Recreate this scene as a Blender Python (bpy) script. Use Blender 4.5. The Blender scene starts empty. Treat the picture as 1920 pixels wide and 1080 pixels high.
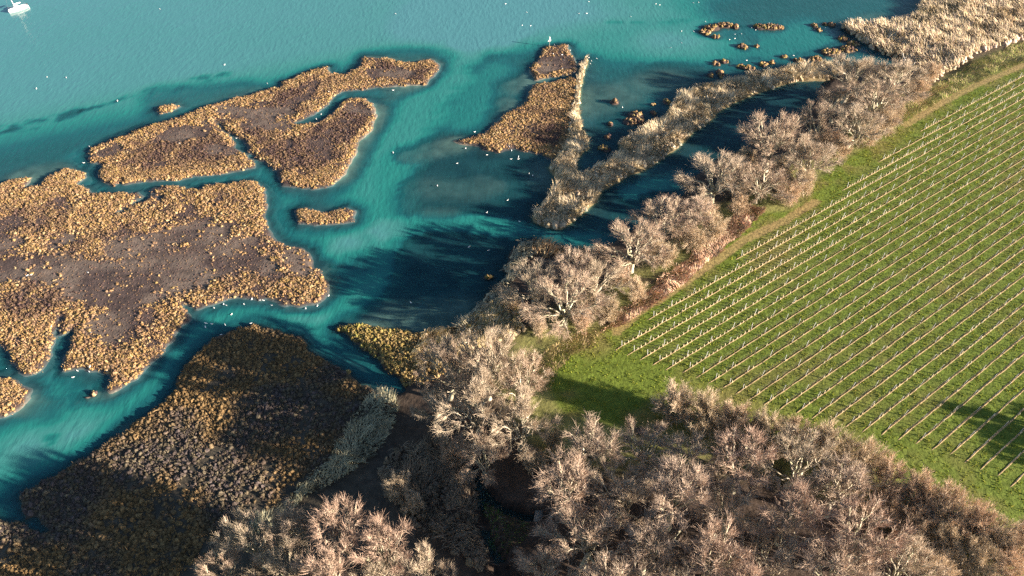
import bpy, math
import numpy as np
from mathutils import Vector

# ------------------------------------------------------------------ camera, sky, sun, exposure
SC = bpy.context.scene
FOC, PITCH, CAM_H = 1310.0, math.radians(45.43), 100.0
SUN_EL, SUN_AZ = math.radians(15.0), math.radians(-17.0)      # azimuth counter-clockwise from +X

cam_data = bpy.data.cameras.new("camera")
cam_data.sensor_width = 36.0
cam_data.lens = FOC / 1920.0 * 36.0
cam_data.clip_start = 1.0
cam_data.clip_end = 8000.0
cam = bpy.data.objects.new("camera", cam_data)
SC.collection.objects.link(cam)
cam.location = (0, 0, CAM_H)
cam.rotation_euler = (math.pi / 2 - PITCH, 0, 0)
SC.camera = cam

world = bpy.data.worlds.new("World")
SC.world = world
world.use_nodes = True
wn = world.node_tree
bg = wn.nodes["Background"]
sky = wn.nodes.new("ShaderNodeTexSky")
sky.sky_type = 'NISHITA'
sky.sun_disc = False
sky.sun_elevation = SUN_EL
sky.sun_rotation = math.pi / 2 - SUN_AZ
sky.air_density = 1.0
sky.dust_density = 0.6
sky.ozone_density = 1.6
wn.links.new(sky.outputs[0], bg.inputs[0])
bg.inputs[1].default_value = 0.05

sun_data = bpy.data.lights.new("sun", 'SUN')
sun_data.energy = 5.0
sun_data.angle = math.radians(0.5)
sun_data.color = (1.0, 0.86, 0.69)
sun = bpy.data.objects.new("sun", sun_data)
SC.collection.objects.link(sun)
sun.rotation_euler = Vector((-math.cos(SUN_AZ) * math.cos(SUN_EL), -math.sin(SUN_AZ) * math.cos(SUN_EL),
                             -math.sin(SUN_EL))).to_track_quat('-Z', 'Y').to_euler()

SC.view_settings.view_transform = 'Standard'
SC.view_settings.look = 'None'
SC.view_settings.exposure = 2.1
SC.view_settings.gamma = 1.0
SC.view_settings.use_curve_mapping = False
SC.cycles.use_denoising = False
SC.cycles.max_bounces = 5
SC.cycles.diffuse_bounces = 2
SC.cycles.glossy_bounces = 2
SC.cycles.transparent_max_bounces = 8

RNG = np.random.default_rng(11)
COL = SC.collection
FIELD_Z = 2.5

# ------------------------------------------------------------------ helpers
def ground(px, py, z=0.0):
    """surveyed photo position -> metres on the level z"""
    px = np.asarray(px, float); py = np.asarray(py, float)
    u = (px - 960) / FOC; v = (540 - py) / FOC
    t = (CAM_H - z) / (math.sin(PITCH) - v * math.cos(PITCH))
    return np.stack([t * u, t * (math.cos(PITCH) + v * math.sin(PITCH))], -1)

def G(pts, z=0.0):
    a = np.array(pts, float)
    return ground(a[:, 0], a[:, 1], z)

def _hash(ix, iy, s):
    h = (ix.astype(np.int64) * 374761393 + iy.astype(np.int64) * 668265263 + s * 1442695041) & 0xFFFFFFFF
    h = ((h ^ (h >> 13)) * 1274126177) & 0xFFFFFFFF
    h = h ^ (h >> 16)
    return (h & 0xFFFFFF) / float(0xFFFFFF)

def vnoise(x, y, s=0):
    ix = np.floor(x); iy = np.floor(y)
    fx = x - ix; fy = y - iy
    fx = fx * fx * (3 - 2 * fx); fy = fy * fy * (3 - 2 * fy)
    a = _hash(ix, iy, s); b = _hash(ix + 1, iy, s); c = _hash(ix, iy + 1, s); d = _hash(ix + 1, iy + 1, s)
    return (a * (1 - fx) + b * fx) * (1 - fy) + (c * (1 - fx) + d * fx) * fy

def fbm(x, y, scale, s=0, oct=4):
    """about 0..1"""
    r = 0; amp = 0.5; tot = 0
    x = x / scale; y = y / scale
    for o in range(oct):
        r = r + amp * vnoise(x, y, s + 17 * o); tot += amp
        x = x * 2.03 + 5.1; y = y * 2.03 - 3.7; amp *= 0.5
    return r / tot

def sstep(a, b, x):
    t = np.clip((x - a) / (b - a), 0, 1)
    return t * t * (3 - 2 * t)

def seg_dist(P, A, B):
    d = B - A; L = (d * d).sum()
    t = np.clip(((P - A) @ d) / max(L, 1e-9), 0, 1)
    q = P - (A + t[:, None] * d)
    return (q * q).sum(1)

def poly_sd(P, poly, far=40.0):
    """signed distance, positive inside; clipped to +-far outside the bounding box"""
    out = np.full(len(P), -far)
    lo = poly.min(0) - far; hi = poly.max(0) + far
    m = ((P > lo) & (P < hi)).all(1)
    Q = P[m]
    if not len(Q): return out
    d2 = np.full(len(Q), 1e18); ins = np.zeros(len(Q), bool)
    n = len(poly)
    for i in range(n):
        A = poly[i]; B = poly[(i + 1) % n]
        d2 = np.minimum(d2, seg_dist(Q, A, B))
        c = (A[1] > Q[:, 1]) != (B[1] > Q[:, 1])
        if c.any():
            xs = A[0] + (Q[:, 1] - A[1]) * (B[0] - A[0]) / ((B[1] - A[1]) if B[1] != A[1] else 1e-9)
            ins ^= c & (Q[:, 0] < xs)
    d = np.sqrt(d2)
    out[m] = np.where(ins, d, -d)
    return out

def line_dist(P, pl, far=40.0):
    out = np.full(len(P), far)
    lo = pl.min(0) - far; hi = pl.max(0) + far
    m = ((P > lo) & (P < hi)).all(1)
    Q = P[m]
    if not len(Q): return out
    d2 = np.full(len(Q), far * far)
    for i in range(len(pl) - 1):
        d2 = np.minimum(d2, seg_dist(Q, pl[i], pl[i + 1]))
    out[m] = np.sqrt(d2)
    return out

def mesh_np(name, V, F, mat=None, col=None, smooth=False, attr=None):
    V = np.asarray(V, np.float32); F = np.asarray(F, np.int32)
    k = F.shape[1]
    me = bpy.data.meshes.new(name)
    me.vertices.add(len(V)); me.vertices.foreach_set("co", V.ravel())
    me.loops.add(F.size); me.loops.foreach_set("vertex_index", F.ravel())
    me.polygons.add(len(F))
    me.polygons.foreach_set("loop_start", np.arange(0, F.size, k, dtype=np.int32))
    if smooth: me.polygons.foreach_set("use_smooth", np.ones(len(F), bool))
    me.update(calc_edges=True)
    if col is not None:
        a = me.color_attributes.new("tint", 'FLOAT_COLOR', 'POINT')
        c = np.ones((len(V), 4), np.float32); c[:, :3] = col
        a.data.foreach_set("color", c.ravel())
    for nm, val in (attr or {}).items():
        a = me.attributes.new(nm, 'FLOAT', 'POINT')
        a.data.foreach_set("value", np.asarray(val, np.float32))
    if mat: me.materials.append(mat)
    return me

def link(name, me, parent=None, loc=None, rot=None, scale=None):
    o = bpy.data.objects.new(name, me)
    COL.objects.link(o)
    if parent is not None: o.parent = parent
    if loc is not None: o.location = loc
    if rot is not None: o.rotation_euler = rot
    if scale is not None: o.scale = scale
    return o

def tag(o, label=None, cat=None, group=None, kind=None):
    if label: o["label"] = label
    if cat: o["category"] = cat
    if group: o["group"] = group
    if kind: o["kind"] = kind
    return o

# ------------------------------------------------------------------ materials
def new_mat(name):
    m = bpy.data.materials.new(name); m.use_nodes = True
    return m, m.node_tree, m.node_tree.nodes["Principled BSDF"]

def noise_node(nt, scale, detail=3, coord='Object', mapping=None):
    tc = nt.nodes.new("ShaderNodeTexCoord")
    n = nt.nodes.new("ShaderNodeTexNoise"); n.inputs["Scale"].default_value = scale; n.inputs["Detail"].default_value = detail
    if mapping:
        mp = nt.nodes.new("ShaderNodeMapping"); mp.inputs["Scale"].default_value = mapping[0]; mp.inputs["Rotation"].default_value = mapping[1]
        nt.links.new(tc.outputs[coord], mp.inputs[0]); nt.links.new(mp.outputs[0], n.inputs["Vector"])
    else:
        nt.links.new(tc.outputs[coord], n.inputs["Vector"])
    return n

def tint_mat(name, rough=0.9, var=(0.75, 1.25), nscale=3.0, bump=0.0, bscale=2.0, bdist=0.1, spec=0.15, sub=0.0, each=False):
    """base colour from the mesh's own tint, broken up by noise"""
    m, nt, b = new_mat(name)
    at = nt.nodes.new("ShaderNodeAttribute"); at.attribute_name = "tint"
    n = noise_node(nt, nscale)
    mr = nt.nodes.new("ShaderNodeMapRange"); mr.inputs[1].default_value = 0.3; mr.inputs[2].default_value = 0.7
    mr.inputs[3].default_value = var[0]; mr.inputs[4].default_value = var[1]
    nt.links.new(n.outputs["Fac"], mr.inputs[0])
    mx = nt.nodes.new("ShaderNodeVectorMath"); mx.operation = 'SCALE'
    nt.links.new(at.outputs["Color"], mx.inputs[0]); nt.links.new(mr.outputs[0], mx.inputs["Scale"])
    if each:                                        # every tree a little different
        oi = nt.nodes.new("ShaderNodeObjectInfo"); rr = nt.nodes.new("ShaderNodeValToRGB")
        e = rr.color_ramp.elements
        e[0].color = (.86, .79, .75, 1); e[1].color = (1.08, 1.08, 1.05, 1)
        k = e.new(.35); k.color = (1.0, .92, .88, 1); k = e.new(.7); k.color = (.88, .90, .84, 1)
        nt.links.new(oi.outputs["Random"], rr.inputs[0])
        m2 = nt.nodes.new("ShaderNodeVectorMath"); m2.operation = 'MULTIPLY'
        nt.links.new(mx.outputs[0], m2.inputs[0]); nt.links.new(rr.outputs[0], m2.inputs[1]); mx = m2
    nt.links.new(mx.outputs[0], b.inputs["Base Color"])
    b.inputs["Roughness"].default_value = rough
    b.inputs["Specular IOR Level"].default_value = spec
    if sub:
        tr = nt.nodes.new("ShaderNodeBsdfTranslucent"); ms = nt.nodes.new("ShaderNodeMixShader"); ms.inputs[0].default_value = sub
        nt.links.new(mx.outputs[0], tr.inputs["Color"]); nt.links.new(b.outputs[0], ms.inputs[1]); nt.links.new(tr.outputs[0], ms.inputs[2])
        nt.links.new(ms.outputs[0], nt.nodes["Material Output"].inputs["Surface"])
    if bump:
        n2 = noise_node(nt, bscale, 5)
        bp = nt.nodes.new("ShaderNodeBump"); bp.inputs["Strength"].default_value = bump; bp.inputs["Distance"].default_value = bdist
        nt.links.new(n2.outputs["Fac"], bp.inputs["Height"]); nt.links.new(bp.outputs[0], b.inputs["Normal"])
    return m

def plain_mat(name, col, rough=0.6, metal=0.0, var=0.12, nscale=6.0, spec=0.3):
    m, nt, b = new_mat(name)
    n = noise_node(nt, nscale)
    cr = nt.nodes.new("ShaderNodeValToRGB")
    cr.color_ramp.elements[0].position = 0.3; cr.color_ramp.elements[1].position = 0.7
    cr.color_ramp.elements[0].color = (*[c * (1 - var) for c in col], 1)
    cr.color_ramp.elements[1].color = (*[min(1, c * (1 + var)) for c in col], 1)
    nt.links.new(n.outputs["Fac"], cr.inputs[0]); nt.links.new(cr.outputs[0], b.inputs["Base Color"])
    b.inputs["Roughness"].default_value = rough; b.inputs["Metallic"].default_value = metal
    b.inputs["Specular IOR Level"].default_value = spec
    return m

M_ground = tint_mat("earth", nscale=1.2, var=(0.8, 1.2), bump=0.6, bscale=1.6, bdist=0.25)
M_mud = tint_mat("marsh_mud", rough=0.75, nscale=0.9, var=(0.7, 1.3), bump=0.7, bscale=2.2, bdist=0.2, spec=0.3)
M_bed = tint_mat("seabed", nscale=0.35, var=(0.7, 1.3))
M_tuss = tint_mat("tussock", nscale=6.0, var=(0.75, 1.25))
M_reed = tint_mat("reed", nscale=5.0, var=(0.8, 1.2), sub=.1)
M_grass = tint_mat("grass", nscale=2.0, var=(0.75, 1.25), sub=.4)
M_twig = tint_mat("twig", nscale=1.5, var=(0.75, 1.25), rough=0.8, each=True)
M_bark = tint_mat("bark", nscale=4.0, var=(0.7, 1.25), rough=0.85)
M_post = plain_mat("galvanised_steel", (0.50, 0.50, 0.49), rough=0.65, metal=0.0)
M_wire = plain_mat("wire_steel", (0.16, 0.16, 0.17), rough=0.9, metal=0.0, spec=0.05)
M_guard = plain_mat("guard_plastic", (0.66, 0.55, 0.36), rough=0.7)
M_soil = plain_mat("ridge_soil", (0.29, 0.21, 0.115), rough=0.95, var=0.3, nscale=2.0, spec=0.1)
M_white = plain_mat("gelcoat_white", (0.8, 0.8, 0.79), rough=0.3, var=0.03)
M_feather = plain_mat("white_feather", (0.82, 0.81, 0.78), rough=0.7, var=0.05)
M_alu = plain_mat("mast_paint", (0.74, 0.74, 0.73), rough=0.35, var=0.03)
M_wood = plain_mat("weathered_wood", (0.26, 0.23, 0.19), rough=0.85, var=0.25, nscale=5)
M_dark = plain_mat("dark_acrylic", (0.03, 0.035, 0.045), rough=0.15)
M_bleach = plain_mat("bleached_wood", (0.62, 0.55, 0.45), rough=0.8, var=0.15)

# ------------------------------------------------------------------ surveyed outlines
ISL = {}
ISL['A'] = [(167,277),(200,267),(247,248),(287,232),(340,217),(390,198),(433,185),(473,175),(500,167),(527,163),(530,153),(567,138),(613,124),(617,136),(645,139),(678,118),(683,105),(720,107),(750,115),(780,117),(803,108),(822,117),(822,128),(797,155),(740,160),(697,163),(640,168),(623,177),(615,192),(587,213),(547,229),(560,234),(585,230),(605,223),(624,208),(639,193),(657,183),(683,184),(700,196),(706,215),(695,240),(675,262),(660,290),(645,325),(625,345),(590,352),(550,350),(533,340),(523,320),(500,303),(467,280),(457,263),(440,247),(403,225),(412,241),(430,255),(443,277),(463,293),(477,312),(417,322),(333,333),(283,337),(230,343),(227,333),(213,347),(190,337),(187,320),(193,307),(170,297)]
ISL['B'] = [(-260,330),(-100,345),(0,345),(20,334),(53,332),(48,342),(40,352),(75,348),(80,338),(100,323),(123,314),(153,319),(158,330),(140,345),(165,352),(173,362),(217,360),(253,359),(266,366),(253,376),(225,392),(205,404),(235,394),(258,382),(277,374),(281,362),(292,366),(297,380),(290,396),(300,385),(306,368),(282,358),(290,351),(320,348),(353,353),(380,355),(384,344),(430,344),(440,340),(473,340),(490,350),(497,380),(493,403),(500,427),(517,450),(533,457),(577,470),(587,493),(603,517),(613,547),(603,560),(580,570),(540,567),(510,557),(460,553),(420,557),(393,570),(367,577),(343,570),(355,597),(337,613),(320,637),(300,660),(280,683),(253,707),(233,720),(208,732),(200,728),(206,714),(200,700),(173,693),(143,690),(123,690),(122,670),(130,650),(137,627),(147,607),(115,623),(120,593),(110,593),(97,617),(97,643),(90,667),(73,693),(50,700),(30,680),(7,650),(-20,630),(-120,640),(-260,650)]
ISL['B2'] = [(-120,690),(0,710),(30,718),(55,729),(50,745),(30,766),(0,780),(-120,800)]
ISL['C'] = [(554,393),(575,390),(615,397),(650,388),(663,394),(660,408),(630,417),(590,420),(560,415)]
ISL['D'] = [(853,263),(887,257),(913,247),(930,230),(950,213),(973,200),(990,187),(993,167),(1003,158),(1045,149),(1072,143),(1085,150),(1075,200),(1065,250),(1055,290),(1040,298),(1015,290),(990,282),(965,277),(930,282),(915,280),(900,270)]
ISL['D2'] = [(997,133),(1000,120),(1017,100),(1023,88),(1063,83),(1072,100),(1080,122),(1076,135),(1050,139),(1030,144),(1005,147)]
ISL['A2'] = [(293,205),(303,198),(325,195),(334,198),(322,205),(300,211)]
SPIT = [(1000,412),(1004,397),(1028,367),(1043,343),(1040,327),(1028,310),(1040,300),(1060,267),(1070,227),(1077,167),(1083,140),(1096,108),(1103,108),(1094,140),(1088,167),(1084,213),(1093,240),(1103,257),(1103,277),(1079,295),(1080,315),(1089,326),(1140,300),(1163,283),(1163,262),(1207,243),(1250,213),(1257,197),(1273,175),(1323,157),(1367,153),(1413,137),(1467,128),(1530,120),(1570,122),(1580,140),(1547,148),(1497,148),(1430,167),(1380,187),(1347,207),(1323,230),(1297,247),(1280,267),(1223,307),(1173,327),(1130,353),(1110,383),(1083,403),(1050,427),(1027,423)]
LAND = [(1760,-60),(1735,0),(1727,17),(1715,30),(1708,40),(1673,45),(1647,45),(1630,51),(1600,46),(1580,47),(1590,60),(1613,73),(1640,92),(1673,106),(1720,118),(1740,125),(1700,129),(1640,120),(1590,130),(1560,146),(1545,165),(1535,190),(1500,215),(1460,240),(1410,275),(1350,300),(1300,335),(1285,360),(1272,392),(1230,405),(1180,432),(1140,460),(1120,472),(1090,470),(1067,464),(1023,454),(1000,448),(984,451),(967,470),(947,503),(950,520),(917,550),(900,570),(873,590),(853,611),(827,617),(787,620),(720,612),(667,607),(640,610),(632,617),(660,634),(677,651),(717,674),(727,693),(750,716),(765,731),(740,735),(690,724),(660,706),(637,693),(610,677),(583,657),(563,630),(520,617),(473,608),(430,620),(397,637),(367,663),(347,687),(335,713),(333,723),(303,757),(243,803),(187,843),(143,867),(83,900),(37,927),(40,950),(67,973),(97,998),(68,999),(40,990),(0,977),(-150,950),(-600,930)]
FIELD = [(1022,705),(1035,668),(1075,640),(1120,632),(1165,602),(1215,566),(1270,530),(1330,482),(1398,424),(1425,402),(1475,399),(1503,388),(1522,350),(1560,318),(1600,293),(1645,268),(1690,228),(1760,192),(1830,157),(1920,117)]
FIELD_LOW = [(1990,1010),(1920,985),(1845,978),(1780,933),(1700,902),(1600,862),(1500,822),(1400,800),(1320,790),(1240,792),(1150,792),(1060,772)]

def far_poly_land():
    p = G(LAND, 0.3)
    return np.vstack([[[300, 420], [-0.0, 0.0]][0], p, [[-400, 60], [-400, -200], [900, -200], [900, 420]]])
P_ISL = {k: G(v, 0.45) for k, v in ISL.items()}
P_SPIT = G(SPIT, 0.6)
P_LAND = far_poly_land()
P_FIELD = np.vstack([G(FIELD, FIELD_Z), [[420, 330], [420, 20]], G(FIELD_LOW, FIELD_Z)])

# small weedy islets: x, y, rx, ry in photo units, height
BLOBS = [(1322,60,12,6,.35),(1335,52,16,6,.4),(1360,47,20,5,.45),(1378,50,9,4,.35),(1342,68,10,4,.2),
         (1425,50,12,6,.45),(1442,50,22,6,.5),(1462,51,9,4,.3),(1393,87,11,5,.35),(1419,86,4,3,.25),
         (1527,48,7,5,.3),(1536,56,6,4,.25),(1547,45,6,3,.2),(1559,46,7,5,.35),(1343,119,8,4,.3),(1358,115,10,4,.3),
         (1390,125,9,4,.35),(1405,127,12,5,.4),(1432,120,10,4,.3),(1448,117,8,3,.3),(1332,140,6,5,.3),(1351,138,7,8,.35),
         (1152,191,9,5,.4),(1193,216,15,8,.55),(1182,228,14,6,.4),(1200,226,8,6,.4),(1224,195,4,3,.35),(1226,212,4,5,.35),
         (1145,232,5,6,.3),(1139,256,7,5,.3),(1130,276,10,6,.35),(1137,281,7,4,.35),(1250,190,8,5,.4),
         (1470,106,10,3,.2),(1497,113,14,4,.25),(1530,110,16,6,.3),(1560,98,22,8,.35),(1590,92,18,7,.3),(1545,118,14,4,.3),(1600,80,14,6,.2),(1580,72,12,5,.12),
         (174,737,6,4,.35),(163,744,8,3,.1),(915,519,10,4,.3),(652,698,4,4,.3)]

def blob_h(P):
    h = np.full(len(P), -9.0)
    for x, y, rx, ry, z in BLOBS:
        c = ground(x, y, .2); ex = abs(ground(x + rx, y, .2)[0] - c[0]); ey = abs(ground(x, y - ry, .2)[1] - c[1])
        m = (abs(P[:, 0] - c[0]) < 3 * ex) & (abs(P[:, 1] - c[1]) < 3 * ey)
        if m.any():
            d = np.sqrt(((P[m, 0] - c[0]) / ex) ** 2 + ((P[m, 1] - c[1]) / ey) ** 2)
            h[m] = np.maximum(h[m], z + 0.25 - 0.75 * d ** 2)
    return h

# channels and bed patches: (kind, half width in metres, strength, photo polyline)
CHANNEL = [(17.0, 1.7, [(860,40),(1000,45),(1150,62),(1250,50)]), (9.0, .9, [(1250,85),(1340,92),(1440,90),(1520,62)]), (6.0, .9, [(930,130),(890,180),(870,225)]),
           (7.0, 1.5, [(960,40),(850,110),(790,200),(730,290),(700,370),(690,440),(672,500),(640,548),(590,583),(500,580),(430,592),(380,625),(340,672),(290,735),(200,785),(90,800),(-80,815)]),
           (2.6, 1.2, [(1150,462),(1050,448),(960,430),(880,418),(800,418),(720,432)]),
           (2.2, 1.2, [(1360,320),(1260,345),(1215,345),(1180,360)]),
           (2.0, .7, [(740,172),(690,172),(645,180)]),(1.0,.5,[(645,180),(620,197),(595,218),(570,228)]),
           (4.0, 1.0, [(165,290),(175,325),(190,352),(230,355),(290,350),(370,335),(450,328),(500,335),(520,360),(535,400),(560,440),(640,460)]),
           (1.6, .7, [(483,310),(468,287),(450,265)]),
           (4.5, 1.2, [(0,700),(60,720),(110,690),(105,640)]),(3.5,1.0,[(560,600),(610,640),(660,675),(720,700)]),
           (4.0,1.0,[(0,880),(60,850),(150,830)]),(3.0,1.0,[(-20,940),(40,960),(90,985)])]
SHALLOW = [(6, .9, [(300,178),(380,172),(450,165)]), (5, .8, [(690,105),(760,100),(830,103)]), (3.5, .9, [(740,175),(775,165)]),
           (3, .9, [(712,205),(700,245),(680,285),(655,330)]), (4, 1.0, [(765,290),(800,277),(850,268)]), (4.5, 1.0, [(955,160),(990,148)]),
           (3.5, .9, [(945,190),(960,200),(935,220)]), (4, .32, [(780,350),(880,355),(900,350)]), (2.2, .4, [(760,350),(800,345),(860,355),(930,350)]),
           (3, .4, [(810,405),(835,404)]), (5, .9, [(720,598),(790,598),(850,590)]), (7, .7, [(1100,190),(1170,175),(1250,150)]),
           (3, .6, [(1340,66),(1400,72)]), (4, .8, [(40,330),(100,318)]), (3, .8, [(95,770),(60,765)]),
           (1.5, .9, [(140,752),(170,745),(200,737)]), (1.2, .9, [(97,822),(103,822)]), (1.2, .9, [(232,800),(242,800)]),
           
           (4, .7, [(640,520),(660,490),(680,500)]), (5, .25, [(745,300),(745,420)]), (5,.8,[(1640,35),(1690,30),(1700,10)]),(3,.6,[(1010,315),(1020,340)])]
WEED = [(2.0, 1.0, [(-60,262),(0,247),(60,234),(110,222),(150,208)]), (.9, .9, [(150,208),(195,197),(220,189)]), (.7, .6, [(220,189),(250,178),(280,170)]),
        (1.5, .8, [(365,150),(395,145),(418,139)]), (1.2, .4, [(340,165),(365,155)]), (1.0, .5, [(1145,42),(1165,41)]), (.8, .45, [(1190,43),(1210,43)]), (1, .5, [(1245,43),(1290,39)]),
        (14, .85, [(830,300),(930,320),(1010,360)]), (13, .8, [(800,340),(900,385),(980,400)]), (15, .9, [(770,470),(860,500),(920,470)]), (12, .9, [(780,540),(860,560)]),
        (9, .85, [(650,480),(625,505)]), (9, .8, [(1120,180),(1180,220),(1150,270)]), (10, .8, [(1250,140),(1320,160)]), (7, .7, [(1420,95),(1540,75),(1600,50)]),
        (9, 1.0, [(1300,290),(1420,215),(1530,165)]), (5, .9, [(1100,390),(1170,370),(1230,350)]), (5, .7, [(870,265),(830,290)]), (6, .5, [(560,470),(620,470)]), (3.5,.6,[(215,262),(280,236),(330,222)]),
        (4, .7, [(1090,420),(1160,410),(1240,380)]), (2.5,.6,[(1000,440),(940,520),(850,600)]), (3,.6,[(250,790),(330,690)])]
MUDPAN = [(5.0, [(20,505),(80,500),(150,520),(240,520),(330,500),(400,495),(450,470)]), (4.0, [(150,545),(230,560),(300,540),(380,515)]), (2.2, [(105,455),(125,448)]), (1.8,[(0,458),(30,456)]),
          (3.5, [(225,465),(280,455),(345,440),(400,440)]), (2.2, [(160,500),(210,510),(240,500)]), (3.0, [(190,610),(225,625),(220,600)]), (3.0, [(420,480),(470,490),(500,500)]), (2.5,[(545,480),(570,500)]),
          (3.0, [(330,250),(375,248),(400,232)]), (2.0, [(190,290),(215,280)]), (2.5, [(420,205),(480,215),(540,210)]), (2.2, [(470,232),(540,240)]), (2.5, [(700,135),(760,140)]),
          (2.0,[(440,285),(400,280)]), (3.5, [(1030,115),(1060,120)]), (2.5,[(1020,132),(1050,110)]), (2.2,[(660,200),(690,210)])]
DITCH = [(0.9, [(872,860),(890,890),(893,930),(898,970),(918,1015),(940,1060),(955,1100)]), (0.7, [(893,900),(915,930),(945,955),(985,968),(1010,968)])]
PATHS = [(0.3, [(1155,622),(1200,583),(1270,540),(1330,497),(1400,448),(1470,415),(1530,378)]), (0.55, [(2000,62),(1907,100),(1840,128),(1773,157),(1730,188),(1697,213)]),
         (0.35, [(1697,235),(1760,196),(1830,160),(1930,118)])]
L_CH = [(w, d, G(p)) for w, d, p in CHANNEL]
L_SH = [(w, d, G(p)) for w, d, p in SHALLOW]
L_WD = [(w, d, G(p)) for w, d, p in WEED]
L_MP = [(w, G(p, .4)) for w, p in MUDPAN]
L_DI = [(w, G(p, 1)) for w, p in DITCH]
L_PA = [(w, G(p, FIELD_Z)) for w, p in PATHS]

def survey(P, colours=False):
    """height and zone of any ground position"""
    x, y = P[:, 0], P[:, 1]
    wob = (fbm(x, y, 6.0, 3) - .5) * 2.6 + (fbm(x, y, 1.8, 9, 2) - .5) * 2.2
    r = {}
    sd_i = np.full(len(P), -40.0); who = np.full(len(P), -1)
    for k, (nm, pl) in enumerate(P_ISL.items()):
        s = poly_sd(P, pl)
        m = s > sd_i
        sd_i[m] = s[m]; who[m] = k
    sd_i = sd_i + wob * .55 - .35
    sd_s = poly_sd(P, P_SPIT) + wob * .35
    sd_l = poly_sd(P, P_LAND, 80.0) + wob * .6
    sd_f = poly_sd(P, P_FIELD, 60.0) + wob * .15
    bh = blob_h(P) + wob * .12
    # bed
    dep = 0.45 + 0.3 * fbm(x, y, 14, 5)
    offshore = sstep(-6, 30, y - (0.45 * (x + 120) + 146))
    dep = dep + 2.6 * offshore
    w2 = (fbm(x, y, 7, 21) - .5) * 5
    for w, d, pl in L_CH:
        dep = dep + d * (1 - sstep(.35 * w, 1.6 * w, line_dist(P, pl, 30) + w2 * min(1, w / 5)))
    shal = np.zeros(len(P))
    for w, d, pl in L_SH:
        shal = np.maximum(shal, d * (1 - sstep(.3 * w, 1.4 * w, line_dist(P, pl, 20) + w2 * .35)))
    shal = shal * .58
    dep = dep * (1 - shal) + .09 * shal
    wd = np.full(len(P), .08)
    for w, d, pl in L_WD:
        wd = np.maximum(wd, d * (1 - sstep(.4 * w, 1.3 * w, line_dist(P, pl, 25) + w2 * min(.8, w / 6))))
    wd = wd * (.7 + .6 * fbm(x, y, 4, 51)) * (1 - .8 * shal)
    dep = np.where(dep < 1.3, dep * (1 - .55 * np.clip(wd, 0, 1)), dep)
    for w, d, pl in L_WD[:8]:
        dep = dep * (1 - .7 * d * (1 - sstep(.35 * w, 1.5 * w, line_dist(P, pl, 12) + w2 * .25)) * sstep(.32, .62, fbm(x, y, 2.2, 55)))
    edge = np.maximum(np.maximum(sd_i, sd_s), sd_l)
    dep = dep * (0.25 + 0.75 * sstep(-7, -.5, -edge - 7.5) if False else (0.3 + .7 * sstep(0.3, 6, -edge)))
    z = -dep
    # islands
    zi = -.45 + .95 * sstep(-2.4, .9, sd_i)
    pan = np.zeros(len(P))
    for w, pl in L_MP:
        pan = np.maximum(pan, 1 - sstep(.45 * w, 1.35 * w, line_dist(P, pl, 20) + w2 * .5))
    zi = zi + np.where(sd_i > .8, (fbm(x, y, 3.0, 31) - .5) * .25 - .1 * pan, 0)
    z = np.where(sd_i > -2.4, np.maximum(z, zi), z)
    zs = -.4 + 1.0 * sstep(-1.0, .9, sd_s) + .4 * sstep(.5, 3, sd_s) * fbm(x, y, 4, 7)
    z = np.where(sd_s > -1, np.maximum(z, zs), z)
    z = np.maximum(z, bh)
    # mainland
    low = 1 - sstep(-30, -8, x + .35 * (y - 60))           # marshy south-west corner stays low
    zl = -.4 + .95 * sstep(-1.0, 1.0, sd_l) + (1 - low) * 1.5 * sstep(2, 14, sd_l) + .25 * fbm(x, y, 5, 13) * sstep(0, 3, sd_l)
    zl = zl * (1 - sstep(-6, .5, sd_f)) + FIELD_Z * sstep(-6, .5, sd_f)
    for w, pl in L_DI:
        zl = zl - 2.2 * (1 - sstep(.5 * w, 1.7 * w, line_dist(P, pl, 15))) * (sd_f < -3)
    z = np.where(sd_l > -1, np.maximum(z, zl), z)
    fld = sd_f > 0
    z = np.where(fld, FIELD_Z + .05 * fbm(x, y, 1.2, 77, 2), z)
    r.update(z=z, sd_i=sd_i, sd_s=sd_s, sd_l=sd_l, sd_f=sd_f, who=who, shal=shal, pan=pan, bh=bh, low=low, w2=w2)
    if colours:
        n1 = fbm(x, y, 5, 41)[:, None]; n2 = fbm(x, y, 1.3, 43)[:, None]; n3 = fbm(x, y, 18, 47)[:, None]
        sand = np.array([.33, .285, .215]); weed = np.array([.012, .026, .034]); silt = np.array([.07, .115, .12])
        c = silt + (weed - silt) * np.clip(wd, 0, 1)[:, None]
        c = c + (sand - c) * (shal ** .8)[:, None]
        c = c * (.75 + .5 * n1)
        mud = np.array([.060, .041, .036]); mud2 = np.array([.12, .090, .072])
        cm = mud * (.6 + .8 * n2)
        cm = cm + (mud2 - cm) * (np.clip(pan, 0, 1)[:, None] * sstep(.35, .65, n1))
        isl = np.clip(sstep(-.9, -.2, np.maximum(sd_i, bh)), 0, 1)[:, None]
        c = c + (cm - c) * isl
        straw = np.array([.20, .155, .085])
        sp = sstep(-.9, -.1, sd_s)[:, None]
        c = c + (straw * (.7 + .6 * n2) - c) * sp
        litter = np.array([.062, .044, .034]); bog = np.array([.05, .042, .03])
        lw = low[:, None]
        cl = (litter * (1 - lw) + bog * lw) * (.6 + .8 * n2)
        verge = (sstep(-11, -5, sd_f) * (1 - lw[:, 0]) * sstep(.35, .55, fbm(x, y, 3.5, 87) + .12))[:, None]
        cl = cl + (np.array([.18, .175, .06]) * (.6 + .8 * n2) - cl) * verge
        c = c + (cl - c) * sstep(-.9, -.1, sd_l)[:, None]
        green = np.array([.10, .135, .02]); olive = np.array([.135, .125, .035]); tan = np.array([.24, .165, .075])
        cf = green + (olive - green) * sstep(.46, .8, n3 * .6 + n1 * .4)
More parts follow.
